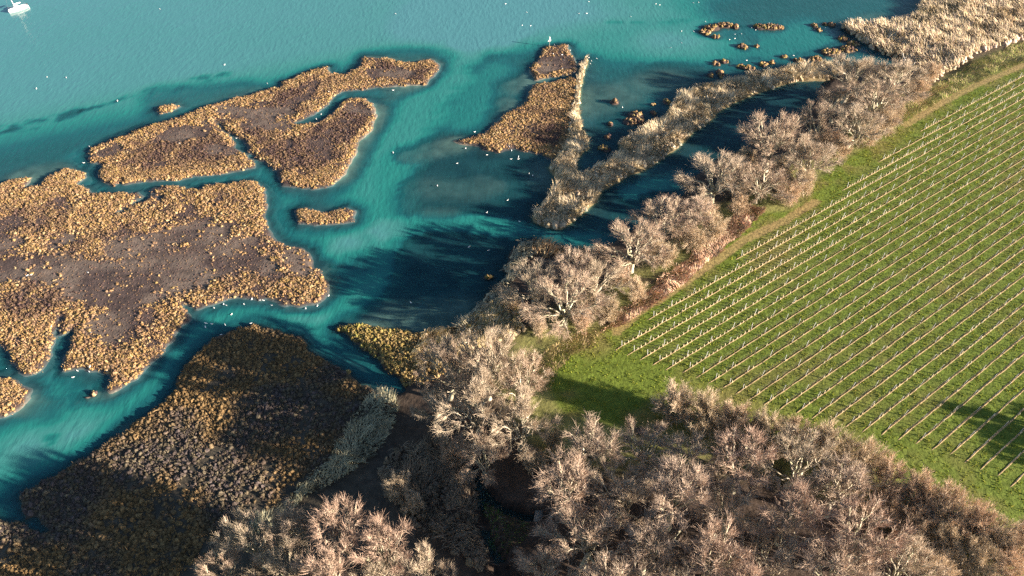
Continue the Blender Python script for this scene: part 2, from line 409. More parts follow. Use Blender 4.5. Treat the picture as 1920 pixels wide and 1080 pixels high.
        cf = cf * (.8 + .4 * n2)
        margin = (1 - sstep(1.5, 7.0, sd_f + 2 * (n1[:, 0] - .5)))[:, None]
        cf = cf + (tan * .8 - cf) * margin * .45 * sstep(.45, .7, n1)
        c = c + (cf - c) * sstep(-1.5, .3, sd_f)[:, None]
        for w, pl in L_PA:
            pa = (1 - sstep(.5 * w, 1.4 * w, line_dist(P, pl, 10) + w2 * .03))[:, None] * (sd_l > 3)[:, None]
            c = c + (tan * 1.15 - c) * pa * .7
        r['col'] = c
    return r

# ------------------------------------------------------------------ terrain sheet, cut into its pieces
def axis_y():
    v = [18.0]
    while v[-1] < 285:
        v.append(v[-1] + max(.33, .33 + (v[-1] - 50) * .0030))
    return np.array([-60, -20, 0, 8, 13] + v + [300, 330, 380, 480, 700, 1200, 2500, 5000])
xs = np.concatenate([[-5000, -2000, -900, -500, -350, -270, -235], np.arange(-215, 215, .55), [235, 270, 350, 500, 900, 2000, 5000]])
ys = axis_y()
GX, GY = np.meshgrid(xs, ys)
PT = np.stack([GX.ravel(), GY.ravel()], 1)
S = survey(PT, True)
TZ = S['z'].reshape(GX.shape)
nx, ny = len(xs), len(ys)
idx = np.arange(nx * ny).reshape(ny, nx)
quads = np.stack([idx[:-1, :-1], idx[:-1, 1:], idx[1:, 1:], idx[1:, :-1]], -1).reshape(-1, 4)
def fav(a): return a[quads].mean(1)
zone = np.zeros(len(quads), int)                        # 0 seabed
fz = fav(S['z'])
isl_m = (fav(S['sd_i']) > -.6)
zone[isl_m] = 10 + S['who'][quads[:, 0]][isl_m]
zone[(fav(S['bh']) > -.05) & (zone == 0)] = 5
zone[(fav(S['sd_s']) > -.6)] = 4
zone[(fav(S['sd_l']) > -.6)] = 2
zone[(fav(S['sd_l']) > -.6) & (fav(S['low']) > .5)] = 3
zone[(fav(S['sd_f']) > 0)] = 1
pd = np.full(len(PT), 9.0)
for w, pl in L_PA: pd = np.minimum(pd, line_dist(PT, pl, 9) / w)
zone[(fav(pd) < 1.1) & np.isin(zone, (1, 2))] = 6
V3 = np.column_stack([PT, S['z']])
def piece(name, sel, mat, label):
    q = quads[sel]
    if not len(q): return
    u, inv = np.unique(q, return_inverse=True)
    me = mesh_np(name, V3[u], inv.reshape(-1, 4), mat, S['col'][u], smooth=True)
    o = link(name, me); tag(o, label, None, None, 'structure')
piece('seabed', zone == 0, M_bed, 'sand, silt and dark weed on the bed of the shallow estuary')
piece('field', zone == 1, M_ground, 'green grass field under the vine rows')
piece('woodland_floor', zone == 2, M_ground, 'brown leaf litter ground under the bare trees')
piece('marsh_shore', zone == 3, M_mud, 'dark boggy shore in the shade at lower left')
piece('reed_bank', zone == 4, M_ground, 'narrow straw coloured reed bank reaching into the water')
piece('mud_islets', zone == 5, M_mud, 'scattered small weedy mud islets in the shallows')
piece('path', zone == 6, M_ground, 'worn tan earth path along the field edge')
ISL_LAB = {'A': 'long forked marsh island at upper left', 'B': 'broad marsh island at the left edge', 'B2': 'small marsh island tip at the left edge below the broad one',
           'C': 'small narrow islet in the turquoise channel', 'D': 'wedge shaped marsh island beside the reed bank', 'D2': 'dark weedy islet at the far end of the wedge shaped island', 'A2': 'tiny mud islet off the long forked island'}
for k, nm in enumerate(P_ISL): piece('marsh_island', zone == 10 + k, M_mud, ISL_LAB[nm])

def zat(P):
    """ground height by bilinear lookup in the sheet"""
    i = np.clip(np.searchsorted(xs, P[:, 0]) - 1, 0, nx - 2); j = np.clip(np.searchsorted(ys, P[:, 1]) - 1, 0, ny - 2)
    fx = (P[:, 0] - xs[i]) / (xs[i + 1] - xs[i]); fy = (P[:, 1] - ys[j]) / (ys[j + 1] - ys[j])
    return (TZ[j, i] * (1 - fx) + TZ[j, i + 1] * fx) * (1 - fy) + (TZ[j + 1, i] * (1 - fx) + TZ[j + 1, i + 1] * fx) * fy
def z1(p): return float(zat(np.array([[p[0], p[1]]]))[0])

# ------------------------------------------------------------------ water
def water():
    st = 2
    WX, WY = xs[::st], ys[::st]
    gx, gy = np.meshgrid(WX, WY); n, m = len(WX), len(WY)
    P = np.stack([gx.ravel(), gy.ravel()], 1)
    d = np.clip(-zat(P), 0, 6)
    ii = np.arange(n * m).reshape(m, n)
    q = np.stack([ii[:-1, :-1], ii[:-1, 1:], ii[1:, 1:], ii[1:, :-1]], -1).reshape(-1, 4)
    zmin = zat(P)[q].min(1)
    q = q[zmin < .6]
    u, inv = np.unique(q, return_inverse=True)
    mat, nt, b = new_mat("estuary_water")
    at = nt.nodes.new("ShaderNodeAttribute"); at.attribute_name = "depth"
    cr = nt.nodes.new("ShaderNodeValToRGB")
    e = cr.color_ramp.elements
    e[0].position = 0.0; e[0].color = (.030, .075, .080, 1)
    e[1].position = 1.0; e[1].color = (.060, .190, .210, 1)
    a = e.new(.07); a.color = (.010, .062, .078, 1)
    a = e.new(.14); a.color = (.012, .095, .105, 1)
    a = e.new(.30); a.color = (.010, .105, .115, 1)
    a = e.new(.50); a.color = (.016, .165, .148, 1)
    a = e.new(.75); a.color = (.042, .185, .175, 1)
    mr = nt.nodes.new("ShaderNodeMapRange"); mr.inputs[2].default_value = 3.6
    nt.links.new(at.outputs["Fac"], mr.inputs[0]); nt.links.new(mr.outputs[0], cr.inputs[0])
    nt.links.new(cr.outputs[0], b.inputs["Base Color"])
    # murkiness: how much of the bed the water hides
    mu = nt.nodes.new("ShaderNodeMath"); mu.operation = 'MULTIPLY'; mu.inputs[1].default_value = -1.2
    ex = nt.nodes.new("ShaderNodeMath"); ex.operation = 'EXPONENT'
    om = nt.nodes.new("ShaderNodeMath"); om.operation = 'SUBTRACT'; om.inputs[0].default_value = 1.0
    nt.links.new(at.outputs["Fac"], mu.inputs[0]); nt.links.new(mu.outputs[0], ex.inputs[0]); nt.links.new(ex.outputs[0], om.inputs[1])
    cl = nt.nodes.new("ShaderNodeMapRange"); cl.inputs[3].default_value = .15; cl.inputs[4].default_value = 1.0
    nt.links.new(om.outputs[0], cl.inputs[0])
    b.inputs["Roughness"].default_value = .12; b.inputs["IOR"].default_value = 1.33
    tb = nt.nodes.new("ShaderNodeBsdfTransparent"); tb.inputs["Color"].default_value = (.64, .88, .92, 1)
    ms = nt.nodes.new("ShaderNodeMixShader")
    nt.links.new(cl.outputs[0], ms.inputs[0]); nt.links.new(tb.outputs[0], ms.inputs[1]); nt.links.new(b.outputs[0], ms.inputs[2])
    nt.links.new(ms.outputs[0], nt.nodes["Material Output"].inputs["Surface"])
    n1 = noise_node(nt, .9, 3, mapping=((1.0, .38, 1), (0, 0, math.radians(25))))
    n2 = noise_node(nt, .16, 2)
    bp = nt.nodes.new("ShaderNodeBump"); bp.inputs["Distance"].default_value = .5; bp.inputs["Strength"].default_value = .45
    mm = nt.nodes.new("ShaderNodeMath"); mm.operation = 'MULTIPLY'
    nt.links.new(n1.outputs["Fac"], mm.inputs[0]); nt.links.new(n2.outputs["Fac"], mm.inputs[1])
    nt.links.new(mm.outputs[0], bp.inputs["Height"]); nt.links.new(bp.outputs[0], b.inputs["Normal"])
    V = np.column_stack([P[u], np.zeros(len(u))])
    me = mesh_np('water', V, inv.reshape(-1, 4), mat, None, True, {'depth': d[u]})
    tag(link('water', me), 'turquoise estuary water between the marsh islands', None, None, 'structure')
water()

# ------------------------------------------------------------------ scatter tools
def jitter_points(poly, step, rng):
    lo, hi = poly.min(0), poly.max(0)
    gx, gy = np.meshgrid(np.arange(lo[0], hi[0], step), np.arange(lo[1], hi[1], step))
    P = np.stack([gx.ravel(), gy.ravel()], 1)
    return P + rng.uniform(-.48, .48, P.shape) * step

def in_view(P, m=70):
    """keeps what the photograph or a step beside it can see"""
    zc = P[:, 1] * math.cos(PITCH) + CAM_H * math.sin(PITCH)
    px = 960 + FOC * P[:, 0] / zc; py = 540 - FOC * (P[:, 1] * math.sin(PITCH) - CAM_H * math.cos(PITCH)) / zc
    return (px > -m) & (px < 1920 + m) & (py > -m) & (py < 1080 + m)

def tussock_templates(rng, n=8, k=7, rings=3):
    out = []
    for _ in range(n):
        V = [[0, 0, 1.0 + rng.uniform(-.1, .15)]]
        for r in range(rings):
            t = (r + 1) / rings
            for a in range(k):
                ang = 2 * math.pi * (a + .5 * (r % 2)) / k + rng.uniform(-.18, .18)
                rad = math.sin(t * 1.75) * rng.uniform(.55, 1.4)
                hz = math.cos(t * 1.72) * rng.uniform(.5, 1.45) if t < 1 else -.35
                V.append([rad * math.cos(ang), rad * math.sin(ang), hz])
        F = [[0, 1 + a, 1 + (a + 1) % k] for a in range(k)]
        for r in range(rings - 1):
            o, p = 1 + r * k, 1 + (r + 1) * k
            for a in range(k):
                b = (a + 1) % k
                F += [[o + a, p + a, p + b], [o + a, p + b, o + b]]
        out.append((np.array(V), np.array(F)))
    return out
TUS = tussock_templates(np.random.default_rng(5))

def tussock_field(name, label, P, size, hfac, pal, rng, cat, mat=None):
    """one joined mass of tussocks: P positions, size radius each, pal colour each"""
    if not len(P): return None
    z = zat(P)
    Vs, Fs, Cs = [], [], []; off = 0
    tv = rng.integers(0, len(TUS), len(P)); ang = rng.uniform(0, 6.28, len(P))
    for t, (V, F) in enumerate(TUS):
        m = np.where(tv == t)[0]
        if not len(m): continue
        c, s = np.cos(ang[m]), np.sin(ang[m])
        st = rng.uniform(.8, 1.25, len(m))
        X = V[None, :, 0] * st[:, None]; Y = V[None, :, 1] / st[:, None]
        r = size[m][:, None]
        W = np.stack([P[m, 0][:, None] + r * (X * c[:, None] - Y * s[:, None]), P[m, 1][:, None] + r * (X * s[:, None] + Y * c[:, None]),
                      z[m][:, None] + r * (hfac[m][:, None]) * V[None, :, 2]], -1)
        Vs.append(W.reshape(-1, 3))
        Fs.append((F[None] + (np.arange(len(m)) * len(V))[:, None, None] + off).reshape(-1, 3))
        col = np.repeat(pal[m], len(V), 0) * rng.uniform(.82, 1.18, (len(m) * len(V), 1))
        Cs.append(col)
        off += len(m) * len(V)
    me = mesh_np(name, np.vstack(Vs), np.vstack(Fs), mat or M_tuss, np.vstack(Cs))
    return tag(link(name, me), label, cat, None, 'stuff')

def blades(name, label, P, length, lean, az, width, pal, rng, mat, cat, z=None, curve=.35):
    """one joined mass of blades (two triangles each), leaning along az"""
    n = len(P)
    if not n: return None
    if z is None: z = zat(P)
    d = np.stack([np.cos(az) * np.sin(lean), np.sin(az) * np.sin(lean), np.cos(lean)], -1)
    l2 = np.minimum(lean + curve, 1.75)
    d2 = np.stack([np.cos(az) * np.sin(l2), np.sin(az) * np.sin(l2), np.cos(l2)], -1)
    wa = az + 1.57 + rng.uniform(-.8, .8, n)
    w = np.stack([np.cos(wa), np.sin(wa), np.zeros(n)], -1) * width[:, None] * .5
    B = np.column_stack([P, z - .03])
    Mi = B + d * (length * .55)[:, None]
    T = Mi + d2 * (length * .45)[:, None]
    V = np.stack([B - w, B + w, Mi + w * .8, Mi - w * .8, T], 1).reshape(-1, 3)
    o = (np.arange(n) * 5)[:, None, None]
    F = (np.array([[0, 1, 2], [0, 2, 3], [3, 2, 4]])[None] + o).reshape(-1, 3)
    me = mesh_np(name, V, F, mat, np.repeat(pal, 5, 0))
    return tag(link(name, me), label, cat, None, 'stuff')

def pick(rng, n, cols, w=None):
    c = np.array(cols); i = rng.choice(len(c), n, p=w)
    return c[i] * rng.uniform(.8, 1.2, (n, 1))

# ------------------------------------------------------------------ marsh tussocks
GOLD = [(.27, .165, .072), (.31, .195, .095), (.24, .145, .08), (.26, .175, .07), (.19, .12, .075), (.34, .24, .13)]
DUSK = [(.10, .062, .048), (.075, .048, .045), (.14, .09, .055)]
OLIVE = [(.20, .15, .045), (.15, .12, .04), (.24, .18, .07)]
def island_tussocks(key, label, dense, rng, edge=5.0, size=(.12, .36), dusk=.3):
    pl = P_ISL[key]
    P = jitter_points(pl, .42, rng)
    P = P[in_view(P)]
    q = survey(P)
    me = q['sd_i'] > -.5
    P = P[me]; sd = q['sd_i'][me]; pan = q['pan'][me]
    n1 = fbm(P[:, 0], P[:, 1], 9, 61); n2 = fbm(P[:, 0], P[:, 1], 2.8, 63, 2)
    prob = dense * sstep(.38, .60, n1 * .5 + n2 * .5 + .10 * (sd < edge) + .05) * (1 - .96 * pan)
    prob = np.maximum(prob, (.85 * (sd < edge * .25) * sstep(.25, .5, n2)) * (1 - .5 * pan))
    prob = prob * np.where(sd < .35, .3 + .5 * (sd > -.1), 1)
    keep = rng.uniform(0, 1, len(P)) < prob
    golden = keep
    low = (~keep) & (sd > 0) & (rng.uniform(0, 1, len(P)) < .5 * (1 - .55 * pan))
    nG = golden.sum(); nL = low.sum()
    PP = np.vstack([P[golden], P[low]])
    sz = np.concatenate([(size[0] + (size[1] - size[0]) * rng.uniform(0, 1, nG) ** 1.5) * (.7 + .7 * n2[golden]), rng.uniform(.08, .2, nL)])
    hf = np.concatenate([rng.uniform(.4, 1.0, nG), rng.uniform(.4, .8, nL)])
    # patches of duller, browner growth
    cg = pick(rng, nG, GOLD); cd = pick(rng, nG, DUSK)
    mix = sstep(.5, .72, fbm(P[golden][:, 0], P[golden][:, 1], 12, 67) * .6 + .4 * fbm(P[golden][:, 0], P[golden][:, 1], 3, 68) + dusk - .34 + .12 * sstep(2, 7, sd[golden]) - .16 * (sd[golden] < 1.6))[:, None]
    pal = np.vstack([cg * (1 - mix) + cd * mix, pick(rng, nL, DUSK)])
    tussock_field('marsh_grass', label, PP, sz, hf, pal, rng, 'marsh grass')
    # matted blades over and between the tussocks
    k = 4
    Q = np.repeat(PP[:nG], k, 0) + rng.normal(0, .24, (nG * k, 2)); n = len(Q)
    thatch(label.replace('covering', 'matted over').replace(' on the', ' blades on the'), Q, np.repeat(sz[:nG], k), np.repeat(pal[:nG], k, 0) * 1.12, rng)
def thatch(label, Q, sz, pal, rng):
    n = len(Q)
    zz = zat(Q) + sz * rng.uniform(.0, .55, n)
    blades('marsh_grass', label, Q, rng.uniform(.25, .6, n) * (.6 + sz * 1.4), rng.uniform(.2, 1.35, n), rng.uniform(0, 6.28, n), rng.uniform(.05, .12, n), pal * rng.uniform(.8, 1.25, (n, 1)), rng, M_reed, 'marsh grass', z=zz)
r = np.random.default_rng(21)
island_tussocks('A', 'golden tussocky marsh grass covering the long forked island', .95, r, dusk=.38)
island_tussocks('B', 'golden tussocky marsh grass covering the broad left island', .95, r, dusk=.28)
island_tussocks('B2', 'golden marsh grass on the small island tip at the left edge', .95, r)
island_tussocks('C', 'golden marsh grass on the narrow islet in the channel', 1.0, r)
island_tussocks('D', 'rusty brown marsh grass on the wedge shaped island', 1.0, r, size=(.14, .36), dusk=.36)
island_tussocks('D2', 'sparse dark growth on the weedy islet at the far end', .35, r, size=(.2, .4), dusk=.55)
island_tussocks('A2', 'dark growth on the tiny mud islet', .8, r, size=(.2, .4), dusk=.5)

def islet_tussocks():
    rng = np.random.default_rng(33); out = []
    for x, y, rx, ry, h in BLOBS:
        c = ground(x, y, .2); ex = abs(ground(x + rx, y, .2)[0] - c[0]); ey = abs(ground(x, y - ry, .2)[1] - c[1])
        n = int(np.clip(ex * ey * 5.5, 4, 260))
        a = rng.uniform(0, 6.28, n); q = np.sqrt(rng.uniform(0, .62, n))
        out.append(np.stack([c[0] + ex * q * np.cos(a), c[1] + ey * q * np.sin(a)], 1))
    P = np.vstack(out); P = P[zat(P) > .0]
    n = len(P)
    tussock_field('marsh_grass', 'clumps of yellow brown weed on the scattered small islets', P, rng.uniform(.25, .55, n), rng.uniform(.6, 1.1, n),
                  pick(rng, n, GOLD + OLIVE + DUSK), rng, 'marsh grass')
islet_tussocks()

def shore_marsh():
    """the shaded marsh at lower left and the headland point"""
    rng = np.random.default_rng(35)
    pl = G([(-80,960),(37,925),(190,838),(310,745),(345,680),(430,612),(480,603),(565,625),(640,690),(730,728),(700,770),(655,840),(580,905),(508,962),(425,1022),(330,1080),(240,1120),(-80,1120)], .5)
    P = jitter_points(pl, .44, rng); P = P[poly_sd(P, pl) > 0]; P = P[in_view(P)]
    q = survey(P); P = P[q['sd_l'] > .15]; sd = q['sd_l'][q['sd_l'] > .15]
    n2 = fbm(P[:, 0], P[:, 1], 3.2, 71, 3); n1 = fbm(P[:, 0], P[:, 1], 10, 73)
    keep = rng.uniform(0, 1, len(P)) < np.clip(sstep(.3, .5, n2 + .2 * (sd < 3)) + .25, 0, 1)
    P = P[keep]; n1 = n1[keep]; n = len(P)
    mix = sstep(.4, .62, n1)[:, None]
    pal = pick(rng, n, [(.16, .10, .045), (.12, .08, .038), (.20, .13, .06)]) * (1 - mix) + pick(rng, n, [(.085, .068, .045), (.07, .054, .047), (.11, .09, .062), (.085, .068, .064)]) * mix  # brown growth, darkened further: tree shade is put into these colours
    tussock_field('marsh_grass', 'dense brown tussocks with tree shade in their colour, lower left shore', P, .14 + .34 * rng.uniform(0, 1, n) ** 1.6, rng.uniform(.5, 1.2, n), pal, rng, 'marsh grass')
    Q = np.repeat(P, 3, 0) + rng.normal(0, .24, (n * 3, 2))
    thatch('matted brown blades with tree shade in their colour, lower left shore', Q, np.full(n * 3, .35), np.repeat(pal, 3, 0) * 1.1, rng)
    pl = G([(632,614),(700,606),(790,615),(855,608),(900,590),(880,640),(860,690),(800,720),(745,722),(720,680),(670,645)], .6)
    P = jitter_points(pl, .42, rng); P = P[poly_sd(P, pl) > 0]; q = survey(P); P = P[q['sd_l'] > .1]; n = len(P)
    t = np.clip((P[:, 0] - P[:, 0].min()) / np.ptp(P[:, 0]), 0, 1)[:, None]
    pal = pick(rng, n, OLIVE + [(.22, .2, .05)]) * (1 - t) + pick(rng, n, GOLD) * t
    tussock_field('marsh_grass', 'olive and straw tussocks on the pointed headland at mid frame', P, rng.uniform(.14, .42, n), rng.uniform(.7, 1.5, n), pal, rng, 'marsh grass')
    Q = np.repeat(P, 3, 0) + rng.normal(0, .24, (n * 3, 2))
    thatch('matted olive and straw blades on the pointed headland', Q, np.full(n * 3, .45), np.repeat(pal, 3, 0) * 1.15, rng)
shore_marsh()

# ------------------------------------------------------------------ reeds
STRAW = [(.56, .45, .30), (.50, .39, .24), (.60, .50, .36), (.43, .34, .2), (.52, .40, .28)]
YREED = [(.42, .32, .13), (.36, .27, .11), (.46, .36, .18)]
GREY = [(.27, .26, .20), (.23, .23, .18), (.31, .28, .2)]
def reeds(name, label, poly, step, pal, seed, length=(1.2, 2.0), lean=(.25, 1.05), main=None, width=(.07, .13), clump=True, cat='reeds', cr=(.3, .7), z=.6):
    rng = np.random.default_rng(seed)
    pl = G(poly, z)
    if clump:
        P = jitter_points(pl, .6, rng); P = P[(poly_sd(P, pl) + (fbm(P[:, 0], P[:, 1], 3, 5) - .5) * 1.5) > 0]; P = P[in_view(P)]
        q = survey(P)
        P = P[np.maximum(q['sd_s'], q['sd_l']) > -.1]
        n = len(P); keep = rng.uniform(0, 1, n) < .45; P = P[keep]; n = len(P)
        tussock_field(name, label.replace('tangled', 'clumped'), P, rng.uniform(*cr, n), rng.uniform(.6, 1.5, n), pick(rng, n, pal) * .92, rng, cat, M_reed)
    P = jitter_points(pl, step, rng); P = P[(poly_sd(P, pl) + (fbm(P[:, 0], P[:, 1], 3, 5) - .5) * 1.5) > 0]; P = P[in_view(P)]
    q = survey(P); P = P[np.maximum(q['sd_s'], q['sd_l']) > -.2]
    n = len(P)
    fl = (fbm(P[:, 0], P[:, 1], 4.0, seed + 1, 2) - .5) * 9 + (0 if main is None else main)
    if main is not None: fl = main + (fbm(P[:, 0], P[:, 1], 4.0, seed + 1, 2) - .5) * 3.0
    hz = zat(P) + (sstep(.3, .75, fbm(P[:, 0], P[:, 1], 2.0, seed + 2, 2)) * .9 if clump else 0)
    tone = (.5 + 1.15 * fbm(P[:, 0], P[:, 1], 2.2, seed + 3, 2))[:, None]
    return blades(name, label, P, rng.uniform(*length, n), rng.uniform(*lean, n), fl + rng.normal(0, .5, n), rng.uniform(*width, n), pick(rng, n, pal) * tone, rng, M_reed, cat, z=hz)
reeds('reed_bed', 'tangled pale reeds along the bank between lagoon and bay', SPIT, .26, STRAW + GREY[:1], 101)
TOPR = [(1578,46),(1640,44),(1712,30),(1727,12),(1735,-30),(2000,-40),(1985,55),(1900,88),(1835,105),(1770,140),(1740,165),(1715,140),(1670,108),(1610,75)]
reeds('reed_bed', 'tangled pinkish straw reeds filling the top right shore', TOPR, .36, STRAW + [(.46, .34, .27)], 103, length=(1.6, 2.6), main=2.6, width=(.12, .22), cr=(.4, .95))
reeds('reed_bed', 'tangled yellow brown growth on the top right shoreline', [(1714,34),(1730,5),(1735,-30),(1850,-30),(1830,10),(1800,30),(1740,42)], .4, YREED + [(.25,.19,.07)], 105)
reeds('reed_bed', 'tangled grey reeds on the shaded edge of the wooded headland', [(982,450),(1020,455),(1000,480),(965,520),(945,560),(905,600),(860,625),(852,612),(900,568),(940,530),(948,500),(966,470)], .3, GREY + STRAW[:1], 107)
reeds('reed_bed', 'tangled brown growth at the tip of the wooded headland', [(1000,450),(1068,465),(1125,473),(1120,490),(1060,490),(1000,480)], .35, [(.28,.17,.09),(.33,.2,.1),(.4,.3,.18)], 108)
reeds('reed_bed', 'tangled straw reeds flattened in swirls on the sunny headland', [(800,622),(850,614),(905,577),(950,560),(975,590),(985,625),(960,650),(900,660),(850,690),(790,700),(770,670)], .25, YREED + STRAW, 109, length=(1.0, 1.8))
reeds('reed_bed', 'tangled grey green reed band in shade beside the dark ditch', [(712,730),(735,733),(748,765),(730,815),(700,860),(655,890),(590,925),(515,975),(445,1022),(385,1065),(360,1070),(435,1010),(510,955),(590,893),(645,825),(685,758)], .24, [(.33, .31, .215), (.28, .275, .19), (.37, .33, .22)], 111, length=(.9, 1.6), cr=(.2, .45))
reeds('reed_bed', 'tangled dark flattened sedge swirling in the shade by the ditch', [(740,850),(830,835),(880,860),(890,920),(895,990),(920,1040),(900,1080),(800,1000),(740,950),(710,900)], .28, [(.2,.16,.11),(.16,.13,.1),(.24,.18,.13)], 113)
reeds('bracken', 'rusty pink bracken strip between the trees and the field', [(1120,630),(1150,595),(1195,560),(1250,515),(1310,465),(1350,430),(1395,385),(1432,396),(1408,425),(1348,480),(1284,532),(1224,576),(1172,612)], .2,
      [(.46,.28,.20),(.42,.26,.17),(.50,.36,.27),(.36,.21,.13),(.46,.36,.22)], 115, width=(.12, .22), length=(.6, 1.1), lean=(.3, 1.2), clump=False, cat='bracken', z=2.0)
reeds('rough_grass', 'tangled tan rough grass at the corner of the field', [(985,690),(1005,665),(1060,633),(1110,625),(1140,612),(1110,650),(1075,665),(1045,700),(1035,740),(1010,730)], .22,
      [(.34,.26,.12),(.28,.24,.09),(.4,.29,.17)], 117, length=(.4, .8), lean=(.2, 1.0), clump=False, cat='grass', z=2.2)
reeds('rough_grass', 'tangled tan and green rough grass beside the top right path', [(1500,395),(1530,345),(1570,310),(1640,270),(1655,250),(1700,195),(1745,165),(1830,112),(1960,60),(1980,90),(1830,155),(1760,192),(1690,230),(1600,294),(1540,330)], .26,
      [(.36,.30,.14),(.24,.25,.07),(.18,.22,.05),(.42,.32,.18)], 119, length=(.5, 1.0), lean=(.3, 1.1), clump=False, cat='grass', z=2.3)

reeds('meadow_grass', 'dark green grass patch in the clearing beside the ditch', [(905,935),(945,958),(1000,980),(985,1020),(945,1045),(918,1010)], .2, [(.07,.13,.025),(.09,.14,.04),(.16,.13,.1)], 121, length=(.3, .6), lean=(.2, 1.0), clump=False, cat='grass', z=1.0)

# ------------------------------------------------------------------ field grass
ROW_A = math.radians(34.678)
ROW_D = np.array([math.cos(ROW_A), math.sin(ROW_A)]); ROW_N = np.array([math.sin(ROW_A), -math.cos(ROW_A)])
K = (CAM_H - FIELD_Z) / 120.0
ROW_S, ROW_O = 2.60249 * K, -68.26664 * K
def field_grass():
    rng = np.random.default_rng(51)
    P = jitter_points(P_FIELD, .27, rng); P = P[in_view(P, 40)]
    s = poly_sd(P, P_FIELD); m = s > .2; P = P[m]; s = s[m]
    rowp = ((P @ ROW_N) - ROW_O) / ROW_S
    rd = abs(rowp - np.round(rowp)) * ROW_S
    n1 = fbm(P[:, 0], P[:, 1], 5, 41); n3 = fbm(P[:, 0], P[:, 1], 18, 47); n2 = fbm(P[:, 0], P[:, 1], .75, 53, 2)
    pdist = np.full(len(P), 9.0)
    for w, pl in L_PA: pdist = np.minimum(pdist, line_dist(P, pl, 9) / w)
    keep = (rng.uniform(0, 1, len(P)) < .35 + .9 * sstep(.35, .65, n2)) & (pdist > 1.0)
    keep &= (rd > .28) | (rowp < -5.6) | (rowp > 26.6) | (s < 4)
    P = P[keep]; n = len(P); mixn = sstep(.46, .8, (n3 * .6 + n1 * .4)[keep])[:, None]
    g = pick(rng, n, [(.155, .19, .02), (.12, .165, .016), (.195, .215, .03), (.205, .20, .04)])
    y = pick(rng, n, [(.22, .20, .05), (.19, .185, .04), (.25, .20, .07), (.15, .17, .03)])
    pal = g * (1 - mixn) + y * mixn
    hh = rng.uniform(.10, .24, n) * (.45 + 1.5 * sstep(.42, .72, n2[keep]))
    pal = pal * (.78 + .44 * sstep(.3, .7, n2[keep]))[:, None]
    blades('meadow_grass', 'short green grass tufts over the vineyard field', P, hh, rng.uniform(.2, 1.1, n), rng.uniform(0, 6.28, n), rng.uniform(.10, .2, n), pal, rng, M_grass, 'grass')
field_grass()

# ------------------------------------------------------------------ vine rows
STARTS = {-5: (1733,242), -4: (1657,300), -3: (1588,352), -2: (1392.5,482), -1: (1226.7,594), 0: (1167,650), 1: (1191,659.5), 2: (1215,666.7), 3: (1238,676.7), 4: (1261,685), 5: (1294,690), 6: (1318,699),
          7: (1343,710), 8: (1367,717.5), 9: (1392.5,729), 10: (1419,739), 11: (1443,750), 12: (1472.5,756.7), 13: (1502,764), 14: (1533,773), 15: (1563.7,781), 16: (1596.7,790), 17: (1627,799), 18: (1662,803),
          19: (1693,812), 20: (1728,820), 21: (1757,832), 22: (1793,840), 23: (1822,857), 24: (1850,869), 25: (1883,882), 26: (1908,903)}
ORD = ['first', 'second', 'third', 'fourth', 'fifth', 'sixth', 'seventh', 'eighth', 'ninth', 'tenth', 'eleventh', 'twelfth', 'thirteenth', 'fourteenth', 'fifteenth', 'sixteenth', 'seventeenth', 'eighteenth', 'nineteenth', 'twentieth',
       'twenty-first', 'twenty-second', 'twenty-third', 'twenty-fourth', 'twenty-fifth', 'twenty-sixth', 'twenty-seventh', 'twenty-eighth', 'twenty-ninth', 'thirtieth', 'thirty-first', 'thirty-second']

def box_mesh(name, sx, sy, h, mat, taper=1.0, cap=None):
    V = [[-sx, -sy, 0], [sx, -sy, 0], [sx, sy, 0], [-sx, sy, 0], [-sx * taper, -sy * taper, h], [sx * taper, -sy * taper, h], [sx * taper, sy * taper, h], [-sx * taper, sy * taper, h]]
    F = [[3, 2, 1, 0], [4, 5, 6, 7], [0, 1, 5, 4], [1, 2, 6, 5], [2, 3, 7, 6], [3, 0, 4, 7]]
    return mesh_np(name, V, F, mat)

def channel_post_mesh():
    """folded steel channel section with a slanted top"""
    prof = [(-.032, -.025), (.032, -.025), (.032, .025), (.02, .025), (.02, -.01), (-.02, -.01), (-.02, .025), (-.032, .025)]
    n = len(prof); h = 1.75
    V = [[x, y, -.1] for x, y in prof] + [[x, y, h + .4 * y] for x, y in prof]
    F = [[i, (i + 1) % n, n + (i + 1) % n, n + i] for i in range(n)]
    F += [[n + 0, n + 1, n + 4, n + 5], [n + 1, n + 2, n + 3, n + 4], [n + 0, n + 5, n + 6, n + 7]]
    return mesh_np('post', V, F, M_post)

def guard_mesh():
    """open topped hexagonal tree guard tube with the cane inside"""
    n = 7; V = []; F = []
    for z, r_ in ((-.02, .078), (.58, .072), (.58, .058), (.25, .056)):
        for a in range(n):
            V.append([r_ * math.cos(6.283 * a / n), r_ * math.sin(6.283 * a / n), z + (.03 if z > .5 and a < 2 else 0)])
    for k in range(3):
        for a in range(n):
            b = (a + 1) % n; F.append([k * n + a, k * n + b, (k + 1) * n + b, (k + 1) * n + a])
    o = len(V)
    V += [[-.008, -.008, 0], [.008, -.008, 0], [0, .01, 0], [-.008 + .02, -.008, .9], [.008 + .02, -.008, .9], [.02, .01, .9]]
    F += [[o, o + 1, o + 4, o + 3], [o + 1, o + 2, o + 5, o + 4], [o + 2, o, o + 3, o + 5]]
    return mesh_np('vine_guard', V, F, M_guard)

